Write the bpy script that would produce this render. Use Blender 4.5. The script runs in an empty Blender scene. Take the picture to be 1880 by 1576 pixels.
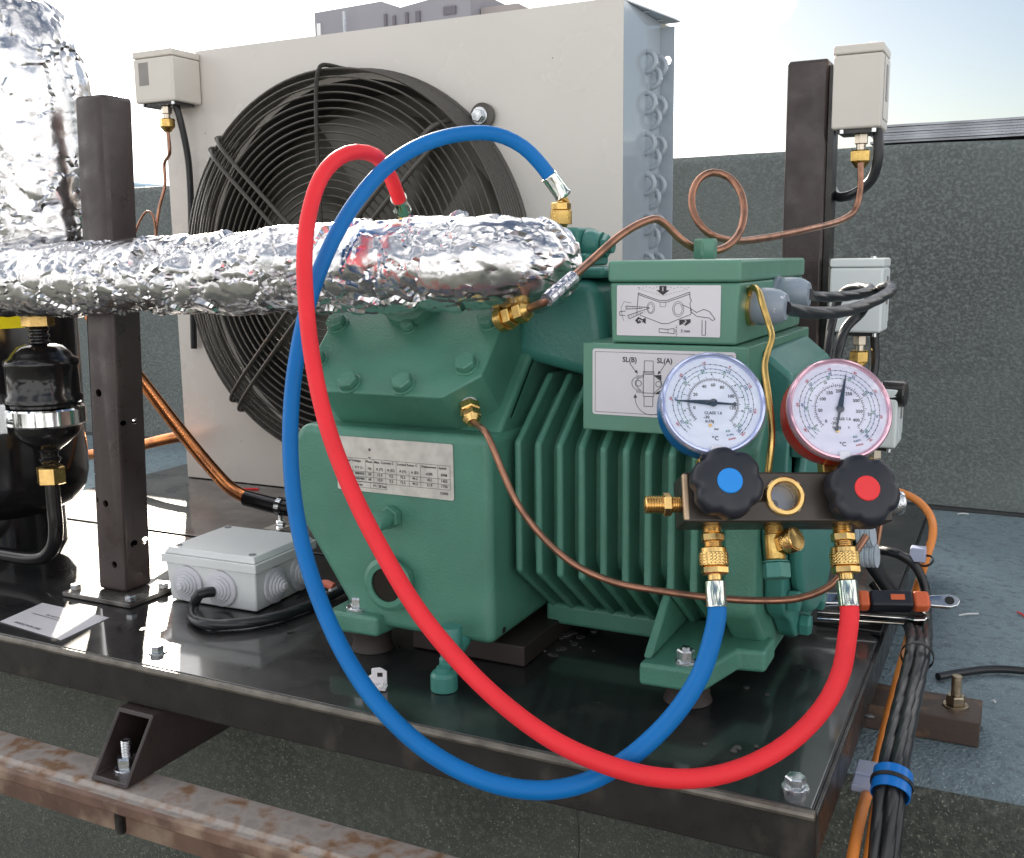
import bpy, math, random
from mathutils import Vector, Matrix, noise
random.seed(7)
PI = math.pi
V = Vector
scene = bpy.context.scene
col = scene.collection

# ------------------------------------------------------------------ camera
FPX, YAW, PITCH, ROLL = 1899.0, 0.45878, 0.163924, -0.012102
CAM = V((0.09593, -0.61462, 0.34))
fw = V((-math.sin(YAW) * math.cos(PITCH), math.cos(YAW) * math.cos(PITCH), -math.sin(PITCH)))
rt = fw.cross(V((0, 0, 1))).normalized()
up = rt.cross(fw)
rt, up = math.cos(ROLL) * rt + math.sin(ROLL) * up, -math.sin(ROLL) * rt + math.cos(ROLL) * up
cd = bpy.data.cameras.new('camera')
cd.sensor_fit = 'HORIZONTAL'; cd.sensor_width = 36.0; cd.lens = 36.0 * FPX / 1880.0
cd.clip_start = 0.02; cd.clip_end = 3000
cam = bpy.data.objects.new('camera', cd); col.objects.link(cam)
M = Matrix((rt, up, -fw)).transposed().to_4x4(); M.translation = CAM
cam.matrix_world = M
scene.camera = cam

# ------------------------------------------------------------------ world, sun, exposure
SUN_AZ, SUN_EL = math.radians(42.5), math.radians(24.3)      # azimuth measured left (anticlockwise) of +Y
world = bpy.data.worlds.new('World'); scene.world = world; world.use_nodes = True
nt = world.node_tree; nt.nodes.clear()
def N(t, kind, **k):
    n = t.nodes.new(kind)
    for a, b in k.items(): setattr(n, a, b)
    return n
wo = N(nt, 'ShaderNodeOutputWorld')
sky = N(nt, 'ShaderNodeTexSky', sky_type='NISHITA', sun_disc=False)
sky.sun_elevation = SUN_EL; sky.sun_rotation = -SUN_AZ
sky.air_density = 1.0; sky.dust_density = 1.5; sky.ozone_density = 1.2
b1 = N(nt, 'ShaderNodeBackground'); b1.inputs[1].default_value = 0.050
b2 = N(nt, 'ShaderNodeBackground'); b2.inputs[0].default_value = (1.0, 0.985, 0.97, 1); b2.inputs[1].default_value = 0.95
sd = V((-math.sin(SUN_AZ) * math.cos(SUN_EL), math.cos(SUN_AZ) * math.cos(SUN_EL), math.sin(SUN_EL)))
tc = N(nt, 'ShaderNodeTexCoord')
mp = N(nt, 'ShaderNodeMapping'); mp.inputs['Scale'].default_value = (1, 1, 2.4); mp.inputs['Location'].default_value = (0.35, 0.1, 0.0)
ns = N(nt, 'ShaderNodeTexNoise'); ns.inputs['Scale'].default_value = 2.6; ns.inputs['Detail'].default_value = 8; ns.inputs['Roughness'].default_value = 0.55
nt.links.new(tc.outputs['Generated'], mp.inputs[0]); nt.links.new(mp.outputs[0], ns.inputs['Vector'])
def MATH(op, a, b=None, c=None):
    n = N(nt, 'ShaderNodeMath', operation=op)
    for i, q in enumerate((a, b, c)):
        if q is None: continue
        if isinstance(q, (int, float)): n.inputs[i].default_value = q
        else: nt.links.new(q, n.inputs[i])
    return n.outputs[0]
def DOT(v):
    n = N(nt, 'ShaderNodeVectorMath', operation='DOT_PRODUCT'); nt.links.new(tc.outputs['Generated'], n.inputs[0]); n.inputs[1].default_value = v; return n.outputs['Value']
def RNG(x, lo, hi, a, b, smooth=True):
    n = N(nt, 'ShaderNodeMapRange'); n.interpolation_type = 'SMOOTHSTEP' if smooth else 'LINEAR'
    nt.links.new(x, n.inputs[0]); n.inputs[1].default_value = lo; n.inputs[2].default_value = hi; n.inputs[3].default_value = a; n.inputs[4].default_value = b; return n.outputs[0]
zc = DOT((0, 0, 1)); toward = DOT(tuple(sd))
gap = RNG(DOT((0.05, 0.978, 0.20)), 0.935, 0.985, 0.0, 0.40)          # the patch of open sky between the clouds on the right
nf = MATH('MULTIPLY_ADD', ns.outputs['Fac'], 1.9, -0.45)
val = MATH('SUBTRACT', MATH('SUBTRACT', nf, gap), RNG(zc, 0.15, 0.9, 0.0, 0.20))
val = MATH('ADD', val, RNG(toward, 0.70, 0.97, 0.0, 0.22))
cloud = RNG(val, 0.34, 0.47, 0.0, 1.0)
mx = N(nt, 'ShaderNodeMixShader'); nt.links.new(cloud, mx.inputs[0])
nt.links.new(MATH('MULTIPLY', RNG(toward, 0.2, 1.0, 0.80, 1.5, False), 1.0), b2.inputs[1])
nt.links.new(sky.outputs[0], b1.inputs[0]); nt.links.new(b1.outputs[0], mx.inputs[1]); nt.links.new(b2.outputs[0], mx.inputs[2])
nt.links.new(mx.outputs[0], wo.inputs[0])
sl = bpy.data.lights.new('sun', 'SUN'); sl.energy = 4.5; sl.angle = math.radians(0.8); sl.color = (1.0, 0.9, 0.76)
so = bpy.data.objects.new('sun', sl); col.objects.link(so); so.rotation_euler = sd.to_track_quat('Z', 'Y').to_euler()
scene.view_settings.view_transform = 'Standard'; scene.view_settings.look = 'None'
scene.view_settings.exposure = 1.28; scene.view_settings.gamma = 1.0; scene.view_settings.use_curve_mapping = False
scene.cycles.max_bounces = 8; scene.cycles.sample_clamp_indirect = 6.0

# ------------------------------------------------------------------ point helpers
def ray(px, py): return fw + rt * ((px - 940) / FPX) + up * ((788 - py) / FPX)
def at(px, py, x=None, y=None, z=None, d=None):
    r = ray(px, py)
    if d is not None: return CAM + r * d
    if x is not None: t = (x - CAM.x) / r.x
    elif y is not None: t = (y - CAM.y) / r.y
    else: t = (z - CAM.z) / r.z
    return CAM + r * t
def at_plane(px, py, o, n):
    r = ray(px, py); return CAM + r * ((o - CAM).dot(n) / r.dot(n))

# ------------------------------------------------------------------ materials
MATS = {}
def mat(name, color, rough=0.5, metal=0.0, bump=0.0, bscale=200.0, var=0.0, vscale=8.0, rvar=0.0, coat=0.0,
        trans=0.0, alpha=1.0, spots=None, color2=None, c2scale=20.0, c2lo=0.5, c2hi=0.6, spec=0.5, bdetail=3.0, sub=0.0):
    m = bpy.data.materials.new(name); m.use_nodes = True; t = m.node_tree
    b = t.nodes['Principled BSDF']
    b.inputs['Base Color'].default_value = (*color, 1); b.inputs['Roughness'].default_value = rough
    b.inputs['Metallic'].default_value = metal; b.inputs['Coat Weight'].default_value = coat; b.inputs['Coat Roughness'].default_value = 0.08
    b.inputs['Transmission Weight'].default_value = trans; b.inputs['Alpha'].default_value = alpha
    b.inputs['Specular IOR Level'].default_value = spec
    if sub: b.inputs['Subsurface Weight'].default_value = sub; b.inputs['Subsurface Radius'].default_value = (.004, .004, .004)
    g = N(t, 'ShaderNodeNewGeometry')
    src = g.outputs['Position']
    cur = None
    def noise_(s, det=3.0):
        n = N(t, 'ShaderNodeTexNoise'); n.inputs['Scale'].default_value = s; n.inputs['Detail'].default_value = det
        t.links.new(src, n.inputs['Vector']); return n
    if var > 0:
        n = noise_(vscale, 5.0); r = N(t, 'ShaderNodeMapRange'); r.inputs[1].default_value = 0.3; r.inputs[2].default_value = 0.7
        r.inputs[3].default_value = 1 - var; r.inputs[4].default_value = 1 + var
        t.links.new(n.outputs['Fac'], r.inputs[0])
        mm = N(t, 'ShaderNodeMix', data_type='RGBA', blend_type='MULTIPLY'); mm.inputs[0].default_value = 1
        mm.inputs[6].default_value = (*color, 1); t.links.new(r.outputs[0], mm.inputs[7]); cur = mm.outputs[2]
    if color2 is not None:
        n = noise_(c2scale, 8.0); r = N(t, 'ShaderNodeMapRange'); r.inputs[1].default_value = c2lo; r.inputs[2].default_value = c2hi
        t.links.new(n.outputs['Fac'], r.inputs[0])
        mm = N(t, 'ShaderNodeMix', data_type='RGBA'); t.links.new(r.outputs[0], mm.inputs[0])
        if cur: t.links.new(cur, mm.inputs[6])
        else: mm.inputs[6].default_value = (*color, 1)
        mm.inputs[7].default_value = (*color2, 1); cur = mm.outputs[2]
    if spots:
        sc_, lo, hi, sc2 = spots
        n = noise_(sc_, 2.0); r = N(t, 'ShaderNodeMapRange'); r.inputs[1].default_value = lo; r.inputs[2].default_value = hi
        t.links.new(n.outputs['Fac'], r.inputs[0])
        mm = N(t, 'ShaderNodeMix', data_type='RGBA'); t.links.new(r.outputs[0], mm.inputs[0])
        if cur: t.links.new(cur, mm.inputs[6])
        else: mm.inputs[6].default_value = (*color, 1)
        mm.inputs[7].default_value = (*sc2, 1); cur = mm.outputs[2]
    if cur: t.links.new(cur, b.inputs['Base Color'])
    if rvar > 0:
        n = noise_(vscale * 2.3, 6.0); r = N(t, 'ShaderNodeMapRange'); r.inputs[1].default_value = 0.35; r.inputs[2].default_value = 0.7
        r.inputs[3].default_value = max(0.02, rough - rvar * .5); r.inputs[4].default_value = rough + rvar
        t.links.new(n.outputs['Fac'], r.inputs[0]); t.links.new(r.outputs[0], b.inputs['Roughness'])
    if bump > 0:
        n = noise_(bscale, bdetail); bp = N(t, 'ShaderNodeBump'); bp.inputs['Strength'].default_value = 1.0; bp.inputs['Distance'].default_value = bump
        t.links.new(n.outputs['Fac'], bp.inputs['Height']); t.links.new(bp.outputs[0], b.inputs['Normal'])
    MATS[name] = m
    return m
GREEN = mat('green_paint', (0.074, 0.225, 0.162), 0.36, bump=0.00035, bscale=520, var=0.16, vscale=14, rvar=0.12, spots=(900, 0.70, 0.78, (0.15, 0.30, 0.24)), color2=(0.105, 0.245, 0.19), c2scale=26, c2lo=0.56, c2hi=0.80)
GREEN2 = mat('green_box_paint', (0.098, 0.25, 0.178), 0.33, bump=0.00012, bscale=260, var=0.08, vscale=12, rvar=0.1)
TEAL = mat('teal_paint', (0.048, 0.205, 0.172), 0.36, bump=0.0004, bscale=300, var=0.1, vscale=14)
DECK = mat('black_gloss_paint', (0.014, 0.014, 0.015), 0.34, coat=0.8, spec=0.32, bump=0.00025, bscale=22, rvar=0.16, vscale=9, color2=(0.06, 0.057, 0.052), c2scale=9, c2lo=0.56, c2hi=0.75, spots=(260, 0.72, 0.8, (0.12, 0.11, 0.10)))
BLACKP = mat('black_frame_paint', (0.016, 0.014, 0.014), 0.33, bump=0.0002, bscale=120, rvar=0.18, vscale=18, color2=(0.055, 0.045, 0.036), c2scale=26, c2lo=0.56, c2hi=0.74)
BLACKG = mat('black_gloss_vessel', (0.010, 0.009, 0.010), 0.14, rvar=0.08, bump=0.0001, bscale=60)
BROWNP = mat('dark_brown_paint', (0.042, 0.029, 0.028), 0.33, var=0.2, vscale=20, rvar=0.2, bump=0.00015, bscale=200, spots=(420, 0.73, 0.8, (0.14, 0.12, 0.10)))
BEIGE = mat('beige_powder_coat', (0.655, 0.62, 0.575), 0.25, bump=0.00010, bscale=500, var=0.03, vscale=5, rvar=0.05, spots=(90, 0.77, 0.8, (0.3, 0.28, 0.25)))
BLUEGREY = mat('bluegrey_coat', (0.40, 0.45, 0.50), 0.07, bump=0.00006, bscale=40, var=0.05, vscale=9)
SWITCH = mat('switch_casing_grey', (0.64, 0.60, 0.54), 0.4, bump=0.00005, bscale=700, var=0.03, vscale=15)
SWITCHW = mat('switch_casing_white', (0.70, 0.74, 0.74), 0.38, var=0.02, vscale=15)
JBOX = mat('grey_plastic', (0.67, 0.69, 0.69), 0.42, bump=0.00006, bscale=900, var=0.03, vscale=20)
GROM = mat('grommet_rubber', (0.56, 0.56, 0.60), 0.5)
GLAND = mat('gland_grey_plastic', (0.27, 0.32, 0.38), 0.38, spots=(160, 0.68, 0.73, (0.62, 0.65, 0.68)))
GREYFACE = mat('grey_window', (0.24, 0.225, 0.21), 0.35, var=0.1, vscale=60)
WIREB = mat('wire_flare_tint', (0.070, 0.062, 0.052), 0.30, rvar=0.1, vscale=30)  # guard wires lifted from black, part of the flare veil in their colour
DARK = mat('dark_interior', (0.012, 0.011, 0.010), 0.6)
FANB = mat('fan_blade_flare_tint', (0.13, 0.125, 0.105), 0.5)  # blades raised from black to olive, lens flare veil put into the colour
BLUEH = mat('blue_hose_rubber', (0.001, 0.150, 0.46), 0.5, spec=0.28, bump=0.00008, bscale=900, var=0.06, vscale=30)
REDH = mat('red_hose_rubber', (0.84, 0.030, 0.042), 0.55, spec=0.3, bump=0.00008, bscale=900, var=0.06, vscale=30)
BLUEG = mat('blue_gauge_case', (0.003, 0.11, 0.35), 0.28, bump=0.00003, bscale=300)
REDG = mat('red_gauge_case', (0.55, 0.010, 0.008), 0.28, bump=0.00003, bscale=300)
BLUEC = mat('blue_cap', (0.005, 0.26, 0.78), 0.4)
REDC = mat('red_cap', (0.83, 0.03, 0.035), 0.4)
KNOB = mat('navy_knob_plastic', (0.012, 0.014, 0.022), 0.42, bump=0.00004, bscale=700, rvar=0.1, vscale=60)
BLOCK = mat('anodised_block', (0.075, 0.064, 0.055), 0.34, metal=0.6, var=0.08, vscale=30, rvar=0.08)
BLOCKE = mat('bare_block_edge', (0.62, 0.45, 0.30), 0.35, metal=0.5)
BRASS = mat('brass', (0.80, 0.53, 0.20), 0.24, metal=1.0, var=0.12, vscale=60, rvar=0.12)
BRASSD = mat('brass_dull', (0.62, 0.42, 0.14), 0.33, metal=1.0, var=0.2, vscale=90, rvar=0.12)
STEEL = mat('zinc_steel', (0.66, 0.68, 0.70), 0.24, metal=1.0, var=0.12, vscale=80, rvar=0.14)
CHROME = mat('chrome', (0.80, 0.81, 0.80), 0.09, metal=1.0, rvar=0.06, vscale=60)
FERR = mat('zinc_ferrule', (0.78, 0.78, 0.70), 0.16, metal=1.0, color2=(0.66, 0.78, 0.66), c2scale=90, c2lo=0.45, c2hi=0.6)
COPPER = mat('copper_bright', (0.78, 0.30, 0.11), 0.26, metal=1.0, color2=(0.42, 0.17, 0.08), c2scale=34, c2lo=0.45, c2hi=0.66, bump=0.0001, bscale=200)
COPPERD = mat('copper_brown', (0.40, 0.20, 0.13), 0.36, metal=0.9, color2=(0.24, 0.13, 0.09), c2scale=70, c2lo=0.42, c2hi=0.66, rvar=0.1, vscale=60)
FOIL = mat('aluminium_foil', (0.72, 0.71, 0.715), 0.21, metal=1.0, bump=0.0004, bscale=90, bdetail=2.0, rvar=0.07, vscale=40)
FOILT = mat('foil_tape', (0.66, 0.64, 0.68), 0.2, metal=1.0, bump=0.001, bscale=160)
CABLE = mat('black_cable', (0.016, 0.017, 0.020), 0.34, bump=0.00005, bscale=400, rvar=0.1, vscale=40)
ORANGE = mat('orange_cable', (0.80, 0.26, 0.05), 0.42, var=0.08, vscale=30)
ORANGE2 = mat('orange_grip', (0.72, 0.14, 0.05), 0.45)
PAPER = mat('white_label', (0.70, 0.68, 0.71), 0.42, var=0.02, vscale=60, spots=(500, 0.76, 0.8, (0.3, 0.3, 0.3)))
ALUP = mat('aluminium_plate', (0.62, 0.59, 0.55), 0.36, metal=0.35, var=0.14, vscale=90, bump=0.00006, bscale=150)
INK = mat('black_ink', (0.03, 0.03, 0.035), 0.5)
INKG = mat('green_ink', (0.03, 0.20, 0.13), 0.5)
INKR = mat('red_ink', (0.45, 0.03, 0.05), 0.5)
INKB = mat('blue_ink', (0.05, 0.13, 0.22), 0.5)
INKGREY = mat('grey_ink', (0.38, 0.38, 0.39), 0.5)
DIAL = mat('dial_white', (0.74, 0.78, 0.88), 0.45)
DIALP = mat('dial_white_warm', (0.76, 0.75, 0.86), 0.45)
NEEDLE = mat('needle_blue_black', (0.01, 0.03, 0.055), 0.35)
YELLOW = mat('yellow_label', (0.85, 0.72, 0.0), 0.4)
WHITEP = mat('white_nylon', (0.68, 0.66, 0.68), 0.42, sub=0.2)
LILAC = mat('lilac_nylon', (0.42, 0.46, 0.62), 0.42)
TAPEB = mat('blue_tape', (0.004, 0.16, 0.55), 0.3)
FELT = mat('mineral_felt', (0.098, 0.116, 0.110), 0.62, bump=0.0030, bscale=230, bdetail=4.0, var=0.42, vscale=2.0, spots=(420, 0.58, 0.76, (0.20, 0.22, 0.22)), color2=(0.17, 0.195, 0.19), c2scale=170, c2lo=0.45, c2hi=0.72)
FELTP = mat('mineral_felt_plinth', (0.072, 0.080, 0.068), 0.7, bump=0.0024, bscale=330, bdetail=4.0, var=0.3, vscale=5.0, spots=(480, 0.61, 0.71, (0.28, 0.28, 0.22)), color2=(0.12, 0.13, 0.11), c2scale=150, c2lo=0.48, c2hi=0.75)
FELTF = mat('mineral_felt_floor', (0.20, 0.27, 0.30), 0.6, bump=0.0030, bscale=260, bdetail=4.0, var=0.28, vscale=4.0, spots=(420, 0.62, 0.72, (0.4, 0.46, 0.48)), color2=(0.12, 0.16, 0.18), c2scale=90, c2lo=0.5, c2hi=0.7)
TARF = mat('tar_seam', (0.02, 0.021, 0.023), 0.5, bump=0.002, bscale=90)
RUSTY = mat('rusty_galvanised', (0.37, 0.33, 0.30), 0.6, bump=0.0006, bscale=180, var=0.25, vscale=60, color2=(0.22, 0.125, 0.07), c2scale=60, c2lo=0.46, c2hi=0.66, rvar=0.15)
RUST = mat('brown_rust', (0.15, 0.085, 0.06), 0.65, bump=0.0006, bscale=200, var=0.3, vscale=30, color2=(0.34, 0.25, 0.18), c2scale=28, c2lo=0.5, c2hi=0.72)
RUSTD = mat('dark_rusty_steel', (0.075, 0.050, 0.038), 0.5, bump=0.0004, bscale=150, color2=(0.22, 0.12, 0.06), c2scale=44, c2lo=0.55, c2hi=0.75)
RUBBER = mat('brown_rubber', (0.030, 0.022, 0.019), 0.6)
OLDSTEEL = mat('old_plated_steel', (0.45, 0.38, 0.28), 0.32, metal=1.0, var=0.2, vscale=150)
SHEET = mat('weathered_sheet', (0.38, 0.40, 0.44), 0.45, metal=0.2, var=0.25, vscale=20, bump=0.0004, bscale=90)
CONC = mat('concrete_far', (0.25, 0.245, 0.27), 0.8, var=0.12, vscale=0.7)
CONCD = mat('far_dark_window', (0.12, 0.11, 0.13), 0.4)
HILLM = mat('haze_tinted_hill', (0.50, 0.62, 0.72), 0.9, var=0.1, vscale=0.02)  # distance haze is put into the pale blue-grey hill colour
STICK = mat('plastic_bit_white', (0.7, 0.7, 0.7), 0.5)
TARCRUST = mat('flaking_dirt', (0.075, 0.070, 0.068), 0.6, bump=0.001, bscale=120, var=0.3, vscale=70)
def glass_mat():
    m = bpy.data.materials.new('clear_lens'); m.use_nodes = True; t = m.node_tree; t.nodes.clear()
    o = N(t, 'ShaderNodeOutputMaterial'); g = N(t, 'ShaderNodeBsdfGlossy'); g.inputs['Roughness'].default_value = 0.03
    tr = N(t, 'ShaderNodeBsdfTransparent'); tr.inputs[0].default_value = (0.96, 0.97, 1.0, 1); f = N(t, 'ShaderNodeFresnel'); f.inputs[0].default_value = 1.5
    mx = N(t, 'ShaderNodeMixShader'); t.links.new(f.outputs[0], mx.inputs[0]); t.links.new(tr.outputs[0], mx.inputs[1]); t.links.new(g.outputs[0], mx.inputs[2]); t.links.new(mx.outputs[0], o.inputs[0])
    return m
LENS = glass_mat()

# ------------------------------------------------------------------ mesh builder
def frame(o, x, y, z):
    m = Matrix((V(x), V(y), V(z))).transposed().to_4x4(); m.translation = V(o); return m
def axis_frame(o, z, ref=(0, 0, 1)):
    z = V(z).normalized(); r = V(ref)
    if abs(z.dot(r)) > 0.98: r = V((1, 0, 0))
    x = r.cross(z).normalized(); return frame(o, x, z.cross(x), z)
def spline(pts, step=0.006, closed=False):
    P = [V(p) for p in pts]; n = len(P); out = []
    if not closed: Q = [P[0] * 2 - P[1]] + P + [P[-1] * 2 - P[-2]]; rng = range(n - 1)
    else: Q = [P[-1]] + P + [P[0], P[1]]; rng = range(n)
    for i in rng:
        a, b, c, d = Q[i:i + 4]; k = max(2, int((c - b).length / step))
        ta = max((b - a).length, 1e-6) ** .5; tb = max((c - b).length, 1e-6) ** .5; tcc = max((d - c).length, 1e-6) ** .5
        m1 = ((b - a) / ta - (c - a) / (ta + tb) + (c - b) / tb) * tb; m2 = ((c - b) / tb - (d - b) / (tb + tcc) + (d - c) / tcc) * tb
        for j in range(k):
            t = j / k; t2 = t * t; t3 = t2 * t
            out.append((2 * t3 - 3 * t2 + 1) * b + (t3 - 2 * t2 + t) * m1 + (-2 * t3 + 3 * t2) * c + (t3 - t2) * m2)
    if not closed: out.append(P[-1])
    return out
class G:
    def __init__(s): s.v = []; s.f = []
    def add(s, vs, fs, m=None):
        b = len(s.v)
        s.v += [(m @ V(p)) if m is not None else V(p) for p in vs]; s.f += [tuple(b + i for i in f) for f in fs]; return s
    def box(s, lo, hi, m=None):
        a, b, c = lo; d, e, f = hi
        return s.add([(a, b, c), (d, b, c), (d, e, c), (a, e, c), (a, b, f), (d, b, f), (d, e, f), (a, e, f)],
                     [(0, 3, 2, 1), (4, 5, 6, 7), (0, 1, 5, 4), (1, 2, 6, 5), (2, 3, 7, 6), (3, 0, 4, 7)], m)
    def prism(s, poly, h0, h1, m=None):      # polygon in local xy, extruded along local z
        n = len(poly)
        return s.add([(p[0], p[1], h0) for p in poly] + [(p[0], p[1], h1) for p in poly],
                     [tuple(range(n))[::-1], tuple(range(n, 2 * n))] + [(i, (i + 1) % n, n + (i + 1) % n, n + i) for i in range(n)], m)
    def lathe(s, prof, m=None, n=32, cap=True, knurl=None):      # prof: list of (r, z)
        vs = []
        for (r, z) in prof:
            for k in range(n):
                a = 2 * PI * k / n; rr = r
                vs.append((rr * math.cos(a), rr * math.sin(a), z))
        fs = []
        for i in range(len(prof) - 1):
            for k in range(n):
                k2 = (k + 1) % n; fs.append((i * n + k, i * n + k2, (i + 1) * n + k2, (i + 1) * n + k))
        if cap:
            if prof[0][0] > 1e-6: fs.append(tuple(range(n))[::-1])
            if prof[-1][0] > 1e-6: fs.append(tuple(range((len(prof) - 1) * n, len(prof) * n)))
        return s.add(vs, fs, m)
    def knurl(s, r, z0, z1, m=None, n=72, a=0.0004):
        rows = max(6, int((z1 - z0) / 0.0006)); vs = []
        for j in range(rows + 1):
            z = z0 + (z1 - z0) * j / rows; e = 0 if j in (0, rows) else 1
            for k in range(n):
                t = 2 * PI * k / n; kk = z / 0.0024 * 2 * PI
                d = a * e * (abs(math.sin(12 * t + kk / 2)) + abs(math.sin(12 * t - kk / 2)) - 1)
                vs.append(((r + d) * math.cos(t), (r + d) * math.sin(t), z))
        fs = [(j * n + k, j * n + (k + 1) % n, (j + 1) * n + (k + 1) % n, (j + 1) * n + k) for j in range(rows) for k in range(n)]
        fs += [tuple(range(n))[::-1], tuple(range(rows * n, (rows + 1) * n))]
        return s.add(vs, fs, m)
    def thread(s, r, z0, z1, m=None, pitch=0.0014, n=24, depth=0.12):
        k = int((z1 - z0) / pitch); pr = [(r * (1 - depth), z0)]
        for i in range(k):
            a = z0 + (z1 - z0) * i / k; p = (z1 - z0) / k
            pr += [(r * (1 - depth), a + p * .1), (r, a + p * .4), (r, a + p * .6), (r * (1 - depth), a + p * .95)]
        return s.lathe(pr, m, n)
    def hexa(s, r, z0, z1, m=None, ch=0.15):
        # hexagonal nut with chamfered crowns
        n = 6; vs = []; c = (z1 - z0) * ch
        for (rr, z) in ((r * .88, z0), (r, z0 + c), (r, z1 - c), (r * .88, z1)):
            for k in range(n):
                a = PI / 3 * k + PI / 6; vs.append((rr * math.cos(a), rr * math.sin(a), z))
        fs = [(i * n + k, i * n + (k + 1) % n, (i + 1) * n + (k + 1) % n, (i + 1) * n + k) for i in range(3) for k in range(n)]
        fs += [tuple(range(n))[::-1], tuple(range(3 * n, 4 * n))]
        return s.add(vs, fs, m)
    def tube(s, pts, r, n=14, closed=False, cap=True, jitter=None):
        P = [V(p) for p in pts]; L = len(P); vs = []; fs = []
        rr = r if isinstance(r, (list, tuple)) else [r] * L
        t0 = (P[1] - P[0]).normalized(); ref = V((0, 0, 1)) if abs(t0.z) < .9 else V((1, 0, 0))
        x = ref.cross(t0).normalized()
        for i in range(L):
            if closed: t = (P[(i + 1) % L] - P[i - 1]).normalized()
            else: t = (P[min(i + 1, L - 1)] - P[max(i - 1, 0)]).normalized()
            x = (x - t * x.dot(t)).normalized(); y = t.cross(x)
            for k in range(n):
                a = 2 * PI * k / n; vs.append(P[i] + (x * math.cos(a) + y * math.sin(a)) * rr[i])
        for i in range(L if closed else L - 1):
            j = (i + 1) % L
            for k in range(n):
                k2 = (k + 1) % n; fs.append((i * n + k, i * n + k2, j * n + k2, j * n + k))
        if cap and not closed: fs += [tuple(range(n))[::-1], tuple(range((L - 1) * n, L * n))]
        return s.add(vs, fs)
    def torus(s, c, R_, r, m=None, n=64, k=6, a0=0, a1=2 * PI):
        full = abs(a1 - a0 - 2 * PI) < 1e-6; pts = []
        cnt = n if full else n + 1
        for i in range(cnt):
            a = a0 + (a1 - a0) * i / n; p = V((c[0] + R_ * math.cos(a), c[1] + R_ * math.sin(a), c[2])); pts.append(m @ p if m is not None else p)
        return s.tube(pts, r, k, closed=full)
    def mesh(s, name, material, smooth=True, angle=35):
        lo = V((min(p.x for p in s.v), min(p.y for p in s.v), min(p.z for p in s.v))); hi = V((max(p.x for p in s.v), max(p.y for p in s.v), max(p.z for p in s.v)))
        c = (lo + hi) / 2
        me = bpy.data.meshes.new(name); me.from_pydata([p - c for p in s.v], [], s.f); me.validate(); me.update()
        ms = material if isinstance(material, list) else [material]
        for q in ms: me.materials.append(q)
        if smooth:
            me.polygons.foreach_set('use_smooth', [True] * len(me.polygons)); me.set_sharp_from_angle(angle=math.radians(angle))
        return me, c
    def build(s, name, material, parent=None, smooth=True, bevel=0.0, seg=2, angle=35):
        me, c = s.mesh(name, material, smooth, angle)
        o = bpy.data.objects.new(name, me); col.objects.link(o)
        place(o, c, parent)
        if bevel > 0:
            b = o.modifiers.new('bevel', 'BEVEL'); b.width = bevel; b.segments = seg; b.limit_method = 'ANGLE'; b.angle_limit = math.radians(28); b.harden_normals = True
        return o
def place(o, c, parent):
    if parent is not None:
        o.parent = parent; o.location = V(c) - origin_of(parent)
    else: o.location = V(c)
def origin_of(o):
    p = V(o.location)
    while o.parent is not None: o = o.parent; p += V(o.location)
    return p
def tag(o, label=None, cat=None, group=None, kind=None):
    if label: o['label'] = label
    if cat: o['category'] = cat
    if group: o['group'] = group
    if kind: o['kind'] = kind
    return o
def thing(name, loc, label, cat, group=None):
    o = bpy.data.objects.new(name, None); col.objects.link(o); o.location = V(loc); o.empty_display_size = 0.02
    return tag(o, label, cat, group)
def copy_at(o, shift, parent):                    # a copy that shares its mesh, moved by shift
    c = o.copy(); col.objects.link(c); c.parent = parent; c.location = V(o.location) + V(shift); return c
def cut(o, cutters):                              # bake real holes into a mesh; the cutters are removed again
    tmp = []
    for g in cutters:
        me, c = g.mesh('cutter', o.data.materials[0], smooth=False); k = bpy.data.objects.new('cutter', me); col.objects.link(k); k.location = c
        b = o.modifiers.new('hole', 'BOOLEAN'); b.operation = 'DIFFERENCE'; b.object = k; b.solver = 'EXACT'; tmp.append(k)
    bpy.context.view_layer.update()
    me = bpy.data.meshes.new_from_object(o.evaluated_get(bpy.context.evaluated_depsgraph_get()))
    for m in [m for m in o.modifiers if m.type in ('BOOLEAN', 'BEVEL')]: o.modifiers.remove(m)
    o.data = me
    for k in tmp: bpy.data.objects.remove(k)
    me.set_sharp_from_angle(angle=math.radians(30))
TOX = frame((0, 0, 0), (0, 1, 0), (0, 0, 1), (1, 0, 0))        # local (x, y, z) -> world (y, z, x): extrudes along X
TOY = frame((0, 0, 0), (1, 0, 0), (0, 0, 1), (0, -1, 0))       # local (x, y, z) -> world (x, z, -y)

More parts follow.
